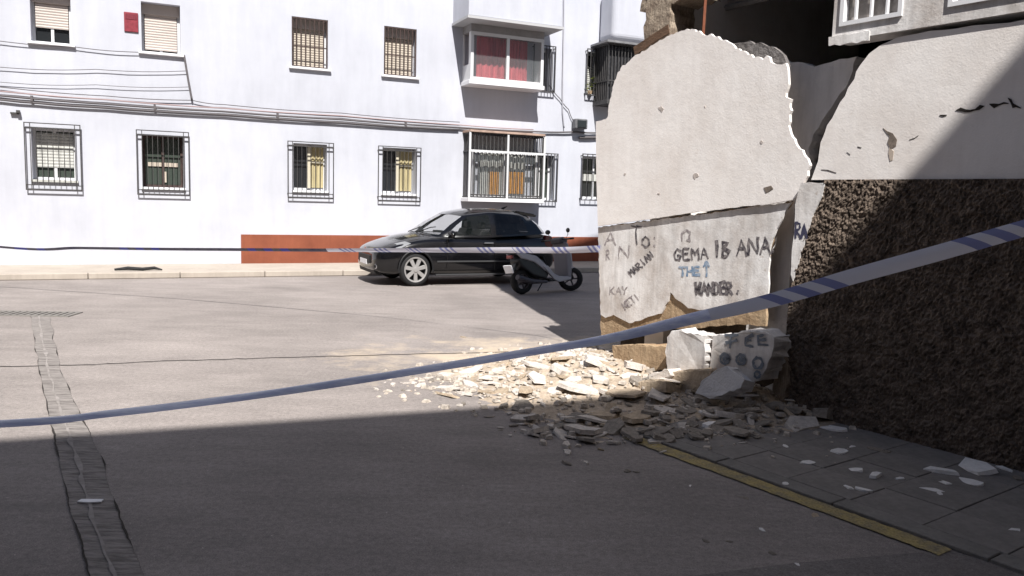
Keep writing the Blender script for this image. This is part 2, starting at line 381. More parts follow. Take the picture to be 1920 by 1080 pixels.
def frame(mb, r, t, y0, y1):
    a, b, c, d = r
    mb.box(a, b, y0, y1, c, c+t); mb.box(a, b, y0, y1, d-t, d); mb.box(a, a+t, y0, y1, c+t, d-t); mb.box(b-t, b, y0, y1, c+t, d-t); return mb
def inset(r, k): return [r[0]+k, r[1]-k, r[2]+k, r[3]-k]
def sill(r, parent, m=M_WHITE, over=.06):
    MB().box(r[0]-over, r[1]+over, -.07, .12, r[2]-.05, r[2]-.003).build('sill', m, parent, bevel=.006)
def slatted(name, r, y, pitch, m, parent):
    mb = MB(); z = r[2]
    while z < r[3]-.005:
        z1 = min(z+pitch*.93, r[3]); mb.add([(r[0],y,z),(r[1],y,z),(r[1],y-.008,(z+z1)/2),(r[0],y-.008,(z+z1)/2),(r[1],y,z1),(r[0],y,z1),(r[0],y+.01,z+pitch),(r[1],y+.01,z+pitch)],[(0,1,2,3),(3,2,4,5),(5,4,7,6)]); z += pitch
    return mb.build(name, m, parent, fixn=False)
def window_frame(r, parent, m=M_FRAME, mull=True):
    a, b, c, d = r; mb = frame(MB(), r, .05, RD-.06, RD-.01)
    if mull: mb.box((a+b)/2-.025, (a+b)/2+.025, RD-.065, RD-.012, c+.05, d-.05)
    return mb.build('window', m, parent)
def glass(r, parent, m=M_GLASSD, y=None):
    y = RD-.03 if y is None else y
    a, b, c, d = r; mid = (a+b)/2
    for x0, x1 in ((a+.052, mid-.027), (mid+.027, b-.052)):
        MB().box(x0, x1, y, y+.008, c+.052, d-.052).build('pane', m, parent)
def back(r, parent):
    MB().box(r[0]-.01, r[1]+.01, RD+.001, RD+.02, r[2]-.01, r[3]+.01).build('room_shade', M_VOID, parent)

# upper windows with roller shutters
for k, r in enumerate(UP):
    f = window_frame(r, fb); back(r, f); glass(r, f); sill(r, f)
    hgt = r[3]-r[2]
    if k == 0: slatted('shutter', [r[0]+.06, r[1]-.06, r[2]+.30, r[3]-.02], RD-.08, .05, M_SHUT, f)
    elif k == 1: slatted('shutter', [r[0]+.06, r[1]-.06, r[2]+.075, r[3]-.02], RD-.08, .05, M_SHUT, f)
    else: slatted('shutter', [r[0]+.05, r[1]-.05, r[2]+.04, r[3]-.02], RD-.08, .05, M_SHUT2, f)
    MB().box(r[0]+.01, r[1]-.01, RD-.13, RD-.082, r[3]-.20, r[3]-.004).build('shutter_box', M_SHUT, f)
    if k >= 2:
        mb = frame(MB(), inset(r, .012), .02, .0, .02)
        for i in range(1, 8):
            x = r[0]+(r[1]-r[0])*i/8; mb.box(x-.009, x+.009, .002, .018, r[2]+.03, r[3]-.03)
        for t in (.42,): mb.box(r[0]+.03, r[1]-.03, -.004, .0015, r[2]+hgt*t-.012, r[2]+hgt*t+.012)
        mb.build('grille', M_BROWNBAR, f)
# ground-floor windows inside projecting cages
for k, (r, g) in enumerate(zip(GR, GRC)):
    f = window_frame(r, fb, M_FRAME if k != 1 else M_BROWNBAR); back(r, f); glass(r, f, M_GLASSG if k < 2 else M_GLASSD)
    mid = (r[0]+r[1])/2
    if k == 0:
        slatted('blind', [r[0]+.055, r[1]-.055, r[2]+.24, r[3]-.10], RD-.075, .06, M_CURT_W, f)
    elif k == 1:
        MB().box(r[0]+.1, r[1]-.1, RD-.055, RD-.05, r[2]+.42, r[2]+.50).build('paper_strip', M_SHUT2, f)
        MB().box(r[0]+.36, r[0]+.44, RD-.055, RD-.05, r[2]+.10, r[2]+.32).build('bottle', M_SHUT2, f)
    else:
        mb = MB(); n = 9; x0 = mid-.02; x1 = r[1]-.04
        for i in range(n):
            xa = x0+(x1-x0)*i/n; xb = x0+(x1-x0)*(i+1)/n; ya = RD-.075-(i % 2)*.025; yb = RD-.075-((i+1) % 2)*.025
            mb.add([(xa,ya,r[2]+.06),(xb,yb,r[2]+.06),(xb,yb,r[3]-.05),(xa,ya,r[3]-.05)],[(0,1,2,3)])
        mb.build('curtain', M_CURT_Y, f, fixn=False)
        if k == 3: MB().box(mid+.13, r[1]-.25, RD-.13, RD-.12, r[2]+.1, r[3]-.35).build('dark_pane', M_GLASSD, f)
        mb = MB().box(mid-.03, mid+.03, RD-.14, RD-.09, r[2]+.05, r[3]-.05); mb.box(mid+.03, r[1]-.05, RD-.13, RD-.1, r[3]-.40, r[3]-.36); mb.build('casement', mat('cream_wood', (.5, .46, .36), .6), f)
    MB().box(r[0]-.03, r[1]+.03, -.05, .1, r[2]-.045, r[2]-.002).build('sill', M_WHITE if k else M_CURT_W, f)
    mb = MB(); a, b, c, d = g; y = -.07; t = .009
    for z in (c+t, c+.10, d-.10, d-t): mb.box(a, b, y-t, y+t, z-t, z+t)
    nb = 10
    for i in range(nb+1):
        x = a+(b-a)*i/nb
        if i in (0, nb): mb.box(x-t, x+t, y-t+.0005, y+t-.0005, c, d)
        elif i not in (1, nb-1): mb.box(x-t*.6, x+t*.6, y-t*.6, y+t*.6, c+.10, d-.10)
        else: mb.box(x-t*.8, x+t*.8, y-t*.7, y+t*.7, c+.02, d-.02)
    for x in (a, b):
        for z in (c+.10, d-.10): mb.box(x-t*.9, x+t*.9, y, 0, z-t*.9, z+t*.9)
    mb.build('grille', M_BAR, f)
# plain windows beside the bays
for r, m in ((SIDE_U, M_GLASSD), (SIDE_G, M_GLASSG), (FAR_U, M_GLASSD), (FAR_G, M_GLASSD)):
    f = window_frame(r, fb); back(r, f); glass(r, f, m)
    if r is FAR_U: slatted('blind', [r[0]+.06, r[1]-.06, r[2]+.05, r[2]+.7], RD-.08, .05, M_CURT_W, f)
    if r is FAR_G: MB().box(r[0]+.06, r[1]-.06, RD-.08, RD-.07, r[2]+.45, r[2]+.62).build('paper_strip', M_CURT_W, f)
    y = -.10; mb = frame(MB(), [r[0]-.06, r[1]+.06, r[2]-.05, r[3]+.05], .022, y-.011, y+.011)
    n = 7
    for i in range(1, n): x = r[0]-.06+(r[1]-r[0]+.12)*i/n; mb.box(x-.008, x+.008, y-.008, y+.008, r[2]-.03, r[3]+.03)
    for x in (r[0]-.05, r[1]+.05):
        for z in (r[2], r[3]): mb.box(x-.01, x+.01, y+.012, 0, z-.01, z+.01)
    mb.build('grille', M_BAR, f)
for r in more:
    f = window_frame(r, fb); back(r, f); glass(r, f); sill(r, f)

# upper bay: glazed box with red curtains under a projecting white balcony
PB = .5
bx0 = FA.hit(882, 100, -PB)[0]; bx1 = FA.hit(1019, 100, -PB)[0]; bz0 = FA.hit(882, 149, -PB)[1]; bz1 = FA.hit(882, 58, -PB)[1]
az = FA.hit(880, 28, -1.0)[1]; ax0 = FA.hit(879, 28, -1.0)[0]; ax1 = FA.hit(1054, 46, -1.0)[0]
mb = frame(MB(), [bx0, bx1, bz0, bz1], .07, -PB-.03, -PB+.03); xm = (bx0+bx1)/2; mb.box(xm-.035, xm+.035, -PB-.034, -PB+.03, bz0+.07, bz1-.07)
for x in (bx0, bx1-.05): mb.box(x, x+.05, -PB+.03, -PB+.06, bz0, bz1)
bay = mb.build('bay_window', M_FRAME, fb)
for x0, x1 in ((bx0+.07, xm-.035), (xm+.035, bx1-.07)):
    MB().box(x0, x1, -PB-.004, -PB+.004, bz0+.07, bz1-.07).build('pane', None or mat('clear_pane', (.8, .82, .82), .03, spec=.5), bay)
pane_m = MATS['clear_pane']; pn = pane_m.node_tree; pb_ = pn.nodes['Principled BSDF']; pb_.inputs['Alpha'].default_value = .16; pb_.inputs['Base Color'].default_value = (.25, .27, .28, 1)
def curtain(name, x0, x1, y, z0, z1, m, parent, n=18, amp=.03):
    mb = MB()
    for i in range(n):
        xa = x0+(x1-x0)*i/n; xb = x0+(x1-x0)*(i+1)/n; f = lambda k: y+amp*sin(k*1.9)+amp*.5*sin(k*4.3)
        mb.add([(xa, f(i), z0), (xb, f(i+1), z0), (xb, f(i+1), z1), (xa, f(i), z1)], [(0, 1, 2, 3)])
    return mb.build(name, m, parent, smooth=True, fixn=False)
curtain('red_curtain', bx0+.20, xm+.02, -PB+.14, bz0+.06, bz1-.06, M_CURT_R, bay)
curtain('red_curtain', xm+.04, bx1-.34, -PB+.14, bz0+.06, bz1-.06, M_CURT_R, bay)
mb = MB().box(bx0-.03, bx1+.03, -PB-.06, 0, bz0-.10, bz0-.002); mb.build('bay_floor', M_WHITE, bay, bevel=.01)
mb = MB().box(bx0, bx0+.04, -PB+.06, 0, bz0, bz0+.35); mb.box(bx0+.002, bx0+.04, -PB+.06, -PB+.11, bz0+.35, bz1); mb.box(bx0+.002, bx0+.04, -.05, 0, bz0+.35, bz1)
mb.box(bx1-.04, bx1, -PB+.06, 0, bz0, bz1); mb.build('bay_side', M_FRAME, bay)
MB().box(bx0, bx1, -PB-.02, 0, bz1+.002, az-.002).build('bay_header', mat('grey_board', (.30, .29, .29), .7, .2, 4), bay)
MB().box(ax0, ax1, -1.0, 0, az, az+1.05).build('balcony_box', M_FACADE, fb, bevel=.012)
MB().box(ax0-.03, ax1+.03, -1.03, 0, az-.06, az-.002).build('balcony_edge', mat('grey_coping', (.42, .42, .43), .7), fb)
# lower bay: iron cage over a wide window
gx0 = FA.hit(882, 300, -.45)[0]; gx1 = FA.hit(1017, 300, -.45)[0]; gz0 = FA.hit(882, 369, -.45)[1]; gz1 = FA.hit(882, 249, -.45)[1]
f = window_frame(BAYG, fb); back(BAYG, f); glass(BAYG, f)
cage = MB(); t = .016
zs_ = (gz0, gz0+.05, gz1-.40, gz1)
for z in zs_: cage.box(gx0, gx1, -.45-t, -.45+t, z-t, z+t)
n = 19
for i in range(n+1):
    x = gx0+(gx1-gx0)*i/n; k = t if i in (0, n) else t*.62
    cage.box(x-k, x+k, -.45-k*.9, -.45+k*.9, gz0, gz1)
for x in (gx0, gx1):
    for z in (gz0, gz1-.40, gz1): cage.box(x-t*.9, x+t*.9, -.45+t, 0, z-t*.9, z+t*.9)
    for y in (-.35, -.25, -.15, -.05): cage.box(x-.009, x+.009, y-.009, y+.009, gz0, gz1)
cage.build('cage_grille', M_BAR, fb)
mb = MB()
for x in (gx0-.03, gx1+.03, (gx0+gx1)/2): mb.box(x-.022, x+.022, -.50, -.472, gz0-.02, gz1+.02)
for z in (gz1-.40,): mb.box(gx0-.03, gx1+.03, -.505, -.47, z-.025, z+.025)
mb.build('cage_frame', M_FRAME, fb)
MB().box(gx0-.05, gx1+.04, -.52, 0, gz0-.11, gz0-.02).build('bay_floor', M_WHITE, fb, bevel=.01)
MB().box(gx0-.04, gx1+.03, -.52, 0, gz1+.02, gz1+.07).build('bay_roof', mat('terracotta_edge', (.42, .30, .24), .8, .3, 5), fb, bevel=.008)
mb = frame(MB(), [gx0+.12, gx1-.04, gz0+.02, gz1-.38], .05, -.28, -.22); xm = (gx0+gx1)/2+.02; mb.box(xm-.03, xm+.03, -.282, -.22, gz0+.07, gz1-.43)
bw = mb.build('sliding_window', M_FRAME, fb)
MB().box(gx0+.16, gx1-.08, -.245, -.235, gz0+.07, gz1-.43).build('pane', pane_m, bw)
curtain('curtain', gx0+.35, xm-.02, -.16, gz0+.05, gz1-.40, M_CURT_W, bw, 10)
curtain('curtain', xm+.10, gx1-.3, -.14, gz0+.05, gz1-.40, M_CURT_W, bw, 10)
MB().box(xm+.10, gx1-.34, -.19, -.17, gz0+.1, gz0+.62).build('orange_cloth', M_CURT_O, bw, bevel=.005)
MB().box(xm-.36, xm-.1, -.19, -.17, gz0+.05, gz0+.60).build('orange_cloth', M_CURT_O, bw, bevel=.005)
MB().box(gx0+.02, gx1-.02, -.02, .0, gz1-.38, gz1).build('upper_panel', mat('grey_board', (.30, .29, .29), .7), bw)
# dark barred gallery at the right, above the broken wall
dx0 = FA.hit(1141, 120, -.7)[0]; dz0 = FA.hit(1141, 186, -.7)[1]; dz1 = FA.hit(1141, 80, -.7)[1]; dx1 = dx0+3.0
gal = MB().box(dx0, dx1, -.7, 0, dz0-.1, dz0).build('gallery', M_BAR, fb)
mb = MB()
for i in range(34):
    x = dx0+.012+(dx1-dx0-.024)*i/33; mb.box(x-.009, x+.009, -.69, -.672, dz0, dz1)
for j in range(8): y = -.66+j*.085; mb.box(dx0+.003, dx0+.021, y-.009, y+.009, dz0, dz1)
for z in (dz0+.45, dz1-.02): mb.box(dx0, dx1, -.70, -.67, z-.015, z+.015); mb.box(dx0-.001, dx0+.026, -.67, 0, z-.015, z+.015)
mb.build('bars', M_BAR, gal)
MB().box(dx0+.05, dx1-.05, -.60, -.02, dz0+.001, dz1-.05).build('dark_screen', mat('dark_netting', (.045, .045, .05), .9, .5, 12), gal)
MB().box(dx0-.12, dx1, -.82, 0, dz1, dz1+.05).build('gallery_roof', mat('grey_sheet', (.22, .22, .23), .6, .3, 5), gal)
wx0 = FA.hit(1152, 30, -.75)[0]
MB().box(wx0, wx0+3, -.75, 0, dz1+.08, dz1+1.3).build('balcony_box', M_FACADE, fb, bevel=.15, seg=5, smooth=False)
# cables along the facade
def cable(pts, r, m, sagamp=.012, y=-.05):
    P = [FA.hit(px, py, y) for px, py in pts]; out = []
    for i in range(len(P)-1):
        for j in range(6):
            t = j/6; out.append((P[i][0]+(P[i+1][0]-P[i][0])*t, y+random.uniform(-.004, .004), P[i][1]+(P[i+1][1]-P[i][1])*t-sagamp*sin(pi*t)))
    out.append((P[-1][0], y, P[-1][1]))
    return MB().tube(out, r, 6).build('cable', m, fb, smooth=True)
cable([(-120, 170), (0, 179), (200, 195), (420, 209), (640, 224), (860, 239), (1010, 247), (1080, 247), (1120, 249)], .022, M_CABLE)
cable([(-120, 178), (0, 187), (200, 202), (420, 215), (640, 230), (860, 243)], .02, M_CABLE)
cable([(-120, 162), (0, 171), (200, 187), (420, 203), (640, 217), (860, 234), (1000, 243)], .013, M_CABLEP)
cable([(-120, 154), (0, 163), (200, 180), (360, 188), (420, 196), (640, 212), (862, 229)], .009, M_CABLE, .02)
cable([(-120, 68), (0, 77), (140, 88), (262, 98), (345, 103)], .008, M_CABLE, .02)
cable([(-120, 123), (0, 126), (180, 130), (350, 133)], .007, M_CABLE, .03)
cable([(-120, 150), (0, 154), (180, 159), (356, 163)], .006, M_CABLE, .03)
cable([(345, 103), (348, 120), (353, 150), (360, 188)], .022, M_CABLE, 0)
cable([(1058, -60), (1057, 60), (1055, 150), (1055, 210), (1058, 240)], .014, mat('white_pipe', (.42, .42, .46), .5), 0)
cable([(1030, 160), (1050, 185), (1066, 205), (1074, 225)], .010, M_CABLE, .02)
cable([(1086, 258), (1130, 258)], .035, M_CABLE, 0)
for px, py in ((60, 186), (290, 202), (520, 217), (760, 233)):
    x, z = FA.hit(px, py, 0); MB().box(x-.02, x+.02, -.075, 0, z-.05, z+.06).build('cable_clip', M_CABLE, fb)
# thing on the wall
def fthing(name, px, py, label, cat):
    x, z = FA.hit(px, py); p = FA.w(x, 0, z); return empty(name, p, FA.ang, label, cat)
o = fthing('wall_lamp', 1082, 232, 'small grey lamp box on the white wall left of the broken house', 'lamp')
MB().box(-.17, .17, -.24, -.05, -.14, .10).build('housing', mat('grey_plastic', (.16, .16, .17), .5, .4, 14), o, bevel=.02)
MB().box(-.12, .12, -.262, -.242, -.10, .06).build('lens', M_GLASSD, o)
MB().box(-.05, .05, -.05, 0, -.05, .05).build('bracket', M_CABLE, o)
o = fthing('wall_plaque', 246, 42, 'small dark red plaque beside the closed beige shutter', 'plaque')
MB().box(-.125, .125, -.03, 0, -.185, .185).build('plate', M_SIGNRED, o, bevel=.008)
MB().box(-.10, .10, -.036, -.031, .05, .15).build('panel', mat('dull_maroon', (.2, .03, .045), .5, .4, 30), o)
o = fthing('wall_bracket', 28, 211, 'tiny black bracket under the cables near the photo\'s left edge', 'bracket')
mb = MB().box(-.07, .07, -.06, 0, -.03, .0); mb.box(.03, .09, -.10, -.02, -.01, .04); mb.build('hook', M_BAR, o)
p = FA.w(FA.hit(1104, 160)[0], -.06, FA.hit(1104, 173)[1])
o = empty('potted_plant', p, 0, 'small yellow green plant behind the bars of the far upper window', 'plant')
mb = MB()
for i in range(60):
    c = Vector((random.gauss(0, .05), random.gauss(0, .03), abs(random.gauss(.14, .09)))); a = random.uniform(0, 6.28); u = Vector((cos(a), sin(a), random.uniform(-.5, .5)))*.035; v = Vector((-sin(a), cos(a), random.uniform(-.6, .9)))*.02
    mb.add([c-u, c-v, c+u, c+v], [(0, 1, 2, 3)])
mb.build('leaves', M_GREEN, o, fixn=False)
MB().lathe_y([(0, -.05), (.05, -.05), (.065, .03), (.0, .03)], n=10).build('pot', M_CORE, o).rotation_euler = (pi/2, 0, 0)

# pavement in front of the far building
pv = empty('far_pavement', FA.o, FA.ang); tag(pv, kind='structure')
yk = FA.loc(gnd(300, 522))[1]
MB().box(X0, X1, yk+.15, 0, 0, .10).build('slab', M_CONC, pv)
for i in range(26):
    x = X0+i*1.5; MB().box(x, x+1.49, yk, yk+.145, 0, .11).build('kerbstone', M_CONC, pv, bevel=.012)
x, y = FA.loc(gnd(262, 508, .1)); p = FA.w(x, y, .10)
mb = MB(); mb.tube([(-.42, 0, .03), (-.2, .02, .05), (.05, -.01, .035), (.25, .03, .05), (.38, -.02, .02)], [.02, .035, .03, .032, .012], 7)
tag(mb.build('rubber_scrap', M_BLACK, None), 'black twisted scrap lying on the far pavement under the windows', 'scrap').location = p
bpy.data.objects['rubber_scrap'].rotation_euler = (0, 0, FA.ang)

# ------------------------------------------------------------------ broken house on the right
WP = lambda pts, y=0.: [WA.hit(px, py, y) for px, py in pts]
HH = 13.5                                   # house height
ZS = 1.815                                  # top of the roughcast
XR = 4.2                                    # far right end of the house (out of view)
hs = empty('collapsed_house', WA.o, WA.ang, 'old house with torn open corner, plaster wall over dark brown roughcast', 'house')
xg = WA.hit(1200, 40)[0]                    # corner pier
# plaster above the roughcast, right of the crack
edge = WP([(1521, 338), (1528, 318), (1536, 285), (1546, 250), (1560, 222), (1575, 192), (1590, 165), (1602, 148), (1613, 122), (1630, 100), (1652, 84), (1682, 70)])
top = WP([(1720, 63), (1790, 54), (1860, 45), (1925, 36)])
pl = [(edge[0][0], ZS)] + jag(edge[1:], .012, .05, False) + jag([edge[-1]]+top, .01, .08, False)[1:]
zt = top[-1][1]
pl += [(XR, zt), (XR, ZS)]
MB().prism(pl, 0, .26).build('plaster_wall', M_PLASTER, hs)
# roughcast: a real rough surface
le = WP([(1550, 341), (1544, 365), (1527, 400), (1515, 440), (1500, 490), (1489, 530), (1480, 590), (1476, 660), (1472, 745), (1470, 790)])
lz = [p[1] for p in le][::-1]; lx = [p[0] for p in le][::-1]
XV = WA.hit(2050, 500)[0]; nx, nz = 430, 270
def vnoise(nx, nz, cx, cz, seed):
    r = np.random.default_rng(seed); gx = r.random((int(nx/cx)+3, int(nz/cz)+3)); i = np.arange(nx)/cx; j = np.arange(nz)/cz
    i0 = i.astype(int); j0 = j.astype(int); fi = (i-i0)[:, None]; fj = (j-j0)[None, :]; fi = fi*fi*(3-2*fi); fj = fj*fj*(3-2*fj)
    return gx[i0][:, j0]*(1-fi)*(1-fj)+gx[i0+1][:, j0]*fi*(1-fj)+gx[i0][:, j0+1]*(1-fi)*fj+gx[i0+1][:, j0+1]*fi*fj
hgt = .5*vnoise(nx, nz, 3.1, 2.6, 1)+.3*vnoise(nx, nz, 1.7, 1.6, 2)+.3*vnoise(nx, nz, 8, 7, 3); hgt = (hgt-hgt.min())/(hgt.max()-hgt.min()); hgt = np.clip((hgt-.25)*1.6, 0, 1)
vs = []; fs = []
for i in range(nx):
    for j in range(nz):
        z = .0+(ZS)*j/(nz-1); xl = float(np.interp(z, lz, lx)); x = xl+(XV-xl)*(i/(nx-1))
        hh = hgt[i, j]; edgef = 1 if i else 0
        vs.append((x+.008*(hgt[(i+7) % nx, j]-.5)*edgef, -.012-.024*hh, z))
for i in range(nx-1):
    for j in range(nz-1): a = i*nz+j; fs.append((a, a+nz, a+nz+1, a+1))
k0 = len(vs)
for j in range(nz): z = ZS*j/(nz-1); vs.append((float(np.interp(z, lz, lx)), .26, z))
for j in range(nz-1): fs.append((j, j+1, k0+j+1, k0+j))
MB().add(vs, fs).build('roughcast', M_STUCCO, hs, fixn=False, smooth=False)
MB().box(XV, XR, -.03, .26, 0, ZS-.003).build('roughcast', M_STUCCO, hs)
MB().prism([(float(np.interp(.01, lz, lx))+.06, 0.), (XV, 0), (XV, ZS-.004), (lx[-1]+.04, ZS-.004)], -.008, .25).build('wall_core', M_STUCCO, hs)
# whitewashed strip at the torn edge
st = WP([(1506, 343), (1551, 343), (1546, 368), (1529, 402), (1516, 442), (1502, 492), (1491, 527), (1487, 515), (1489, 470), (1494, 420), (1495, 385)])
MB().prism(jag(st, .006, .06), -.03, .24).build('torn_strip', M_GRAFF, hs)
# upper storey, standing slightly proud
YU = -.025
ux0 = WA.hit(1562, 40, YU)[0]; uz = (WA.hit(1562, 76, YU)[1]+WA.hit(1915, 24, YU)[1])/2
w1 = [WA.hit(1577, 20, YU)[0], WA.hit(1693, 20, YU)[0], WA.hit(1600, 46, YU)[1], uz+1.25]
w2 = [WA.hit(1779, 8, YU)[0], WA.hit(1779, 8, YU)[0]+.9, WA.hit(1790, 12, YU)[1], uz+1.25]
ZU = 4.35
xs = sorted({ux0, XR, w1[0], w1[1], w2[0], w2[1]}); zs = sorted({uz, ZU, w1[2], w1[3], w2[2]})
mb = MB()
for i in range(len(xs)-1):
    for j in range(len(zs)-1):
        cx = (xs[i]+xs[i+1])/2; cz = (zs[j]+zs[j+1])/2
        if any(h[0] < cx < h[1] and h[2] < cz < h[3] for h in (w1, w2)): continue
        mb.box(xs[i], xs[i+1], YU, .2, zs[j], zs[j+1])
up = mb.build('upper_wall', M_GRAFF, hs)
mb = MB().prism(jag([(ux0-.015, uz-.03), (ux0+.30, uz-.035), (ux0+.30, uz+.03), (ux0-.02, uz+.035)], .008, .04), YU-.012, YU-.001); mb.build('broken_render', M_GRAFF, hs)
for h in (w1, w2):
    f = frame(MB(), h, .03, YU-.015, YU+.06).build('window', M_WHITE, hs)
    MB().box(h[0]+.03, h[1]-.03, YU+.05, YU+.058, h[2]+.03, h[3]-.03).build('pane', mat('dusty_pane', (.36, .325, .30), .35, .4, 14, spec=.4), f)
    nb = 4
    for i in range(1, nb):
        x = h[0]+(h[1]-h[0])*i/nb; MB().box(x-.007, x+.007, YU-.006, YU+.02, h[2]+.03, h[3]-.03).build('bar', M_WHITE, f)
    z = h[2]+.235
    while z < h[3]-.05:
        MB().box(h[0]+.03, h[1]-.03, YU-.004, YU+.016, z-.007, z+.007).build('bar', M_WHITE, f); z += .235
# storeys above (out of frame, cast the shade across the street)
MB().box(xg, XR, 0, .25, ZU+.002, HH).build('storeys_above', M_PLASTER, hs)
MB().box(xg, xg+.25, .252, 5.2, 0, HH).build('end_wall', M_PLASTER, hs)
MB().box(xg, XR, 5.2, 5.4, 0, HH).build('rear_wall', M_PLASTER, hs)
MB().box(XR-.25, XR-.001, .262, 5.2, 0, HH-.001).build('end_wall', M_PLASTER, hs)
MB().box(xg-.2, XR+.2, -.3, 5.6, HH+.001, HH+.2).build('roof', M_CORE, hs)
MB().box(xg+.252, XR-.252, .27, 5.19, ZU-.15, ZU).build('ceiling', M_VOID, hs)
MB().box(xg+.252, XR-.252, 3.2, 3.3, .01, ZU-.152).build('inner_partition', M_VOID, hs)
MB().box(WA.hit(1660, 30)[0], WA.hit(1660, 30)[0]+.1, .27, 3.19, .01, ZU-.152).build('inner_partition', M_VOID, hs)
# corner pier of rough brick with broken timbers
pz = WA.hit(1230, 92)[1]
px0 = WA.hit(1203, 40)[0]; px1 = WA.hit(1254, 40)[0]
pier = MB().prism(jag([(px0-.02, pz-.25), (px1+.03, pz-.25), (px1-.02, pz+.35), (px1+.02, ZU), (px0+.02, ZU), (px0+.03, pz+.35)], .02, .06), .02, .34).build('corner_pier', M_PIER, hs)
za = WA.hit(1230, 12)[1]
MB().prism(jag([(px0-.06, za), (px1+.28, za+.02), (px1+.22, za+.11), (px0-.03, za+.12)], .025, .05), .03, .36).build('broken_lintel', M_PIER, hs)
for a, b, r in (((1184, 95), (1266, 56), .04), ((1188, 104), (1250, 76), .025)):
    A = WA.hit(*a, -.02); B = WA.hit(*b, .1)
    mb = MB(); u = Vector((B[0]-A[0], 0, B[1]-A[1])).normalized(); v = Vector((-u.z, 0, u.x))*r
    q = [Vector((A[0], 0, A[1]))-v, Vector((B[0], 0, B[1]))-v, Vector((B[0], 0, B[1]))+v, Vector((A[0], 0, A[1]))+v]
    mb.prism([(k.x, k.z) for k in q], .013 if r > .03 else .042, .12 if r > .03 else .15); mb.build('broken_timber', M_WOOD, hs)
A = WA.hit(1318, 58, .15); MB().tube([(A[0], .15, A[1]-.3), (A[0]+.01, .15, A[1]+.3), (A[0]-.005, .15, ZU-.16)], .014, 6).build('rusty_rod', mat('rust', (.25, .09, .05), .8, .4, 20), hs)
A = WA.hit(1275, 30, .4); MB().box(A[0]-.09, A[0]+.06, .4, .5, A[1]-.6, ZU-.16).build('timber_post', M_WOOD, hs)
A = WA.hit(1350, 14, .9); B = WA.hit(1480, -14, .9); MB().tube([(A[0]-.2, .9, A[1]-.02), (B[0], .9, B[1])], .03, 6).build('hanging_conduit', M_SLATE, hs)
# grey wall standing back inside the breach
YI = .22
iw = WP([(1430, 104), (1452, 100), (1468, 114), (1495, 116), (1515, 122), (1540, 121), (1560, 116), (1590, 110), (1606, 106), (1594, 146), (1574, 176), (1552, 210), (1534, 240), (1522, 265), (1516, 290), (1512, 330)], YI)
pi_ = jag(iw, .016, .05, False); pi_ = [(iw[0][0], .25)]+pi_+[(WA.hit(1490, 380, YI)[0], WA.hit(1490, 380, YI)[1]), (WA.hit(1482, 500, YI)[0], .25)]
MB().prism(pi_, YI, YI+.12).build('inner_wall', M_INNER, hs)
iw2 = WP([(1370, 82), (1398, 80), (1428, 80), (1452, 88), (1472, 104), (1480, 124), (1440, 126), (1400, 112)], .07)
MB().prism(jag(iw2, .015, .05), .05, .09).build('torn_floor_edge', mat('grey_rubble_core', (.20, .185, .18), .95, .5, 12, .8, 30), hs)
# foundation behind the fallen slab
fd = WP([(1120, 600), (1440, 560), (1480, 560), (1480, 800), (1120, 720)], .12)
MB().prism([(fd[0][0]+.12, 0), (fd[3][0]+.25, 0), (fd[2][0]+.2, fd[2][1]-.05), (fd[0][0]+.12, fd[0][1]-.05)], .35, .5).build('foundation', mat('dark_earth', (.10, .075, .055), .95, .5, 10, .8, 30), hs)
# chips and cracks in the plaster
def chip(pts, m, y, parent, name='plaster_chip', j=.006):
    return MB().prism(jag(WP(pts, y), j, .03), y-.002, y+.004).build(name, m, parent)
chip([(1656, 240), (1664, 246), (1674, 250), (1682, 262), (1680, 274), (1670, 280), (1664, 268), (1668, 256)], mat('chip_grey', (.22, .18, .15), .95, .5, 20), -.001, hs)
chip([(1668, 276), (1676, 284), (1674, 300), (1669, 302), (1666, 288)], mat('chip_tan', (.45, .38, .32), .95), -.001, hs)
def crack(pts, y, parent, w=.012):
    mb = MB(); P = WP(pts, y); n = len(P); up_ = []; dn = []
    for i, p in enumerate(P):
        k = w*random.uniform(.3, 1.3)*(0.2 if i in (0, n-1) else 1); up_.append((p[0], p[1]+k)); dn.append((p[0], p[1]-k))
    return mb.prism(up_+dn[::-1], y-.002, y+.003).build('crack', M_CRACKLINE, parent)
ck = [(1756+i*9, 216-i*1.55+random.uniform(-4, 4)) for i in range(18)]
crack([(1762, 216), (1768, 217), (1775, 216)], -.001, hs); crack(ck[4:11], -.001, hs, .014); crack(ck[11:16], -.001, hs, .012); crack([(1890, 184), (1896, 190), (1899, 198), (1905, 199), (1915, 203)], -.001, hs, .014)
crack([(1705, 262), (1715, 259), (1722, 254)], -.001, hs, .006); crack([(1608, 275), (1615, 277)], -.001, hs, .008); crack([(1588, 285), (1594, 290)], -.001, hs, .008); crack([(1540, 318), (1552, 319), (1568, 324)], -.001, hs, .004)

# the fallen wall section: leans away from the house, its own thing
sl = empty('broken_wall_section', WA.o, WA.ang, 'large white broken wall section with black graffiti slumped at the house corner', 'wall')
YS = .01
su = [(1121, 424), (1118, 330), (1117, 228), (1139, 220), (1143, 192), (1152, 152), (1164, 127), (1184, 110), (1216, 90), (1246, 72), (1272, 60), (1288, 54), (1302, 55), (1314, 62), (1346, 68), (1376, 86), (1402, 102), (1430, 112), (1437, 104), (1450, 119), (1473, 118), (1478, 150), (1473, 182), (1483, 186), (1480, 242), (1491, 268), (1506, 288), (1519, 310), (1514, 330), (1497, 360), (1488, 374)]
for pts_ in ([(1190, 250), (1198, 256), (1205, 252)], [(1262, 240), (1270, 246), (1285, 243)], [(1330, 128), (1334, 150), (1331, 166)], [(1160, 300), (1166, 318)], [(1395, 300), (1400, 330), (1396, 352)], [(1230, 150), (1236, 158)]): pass
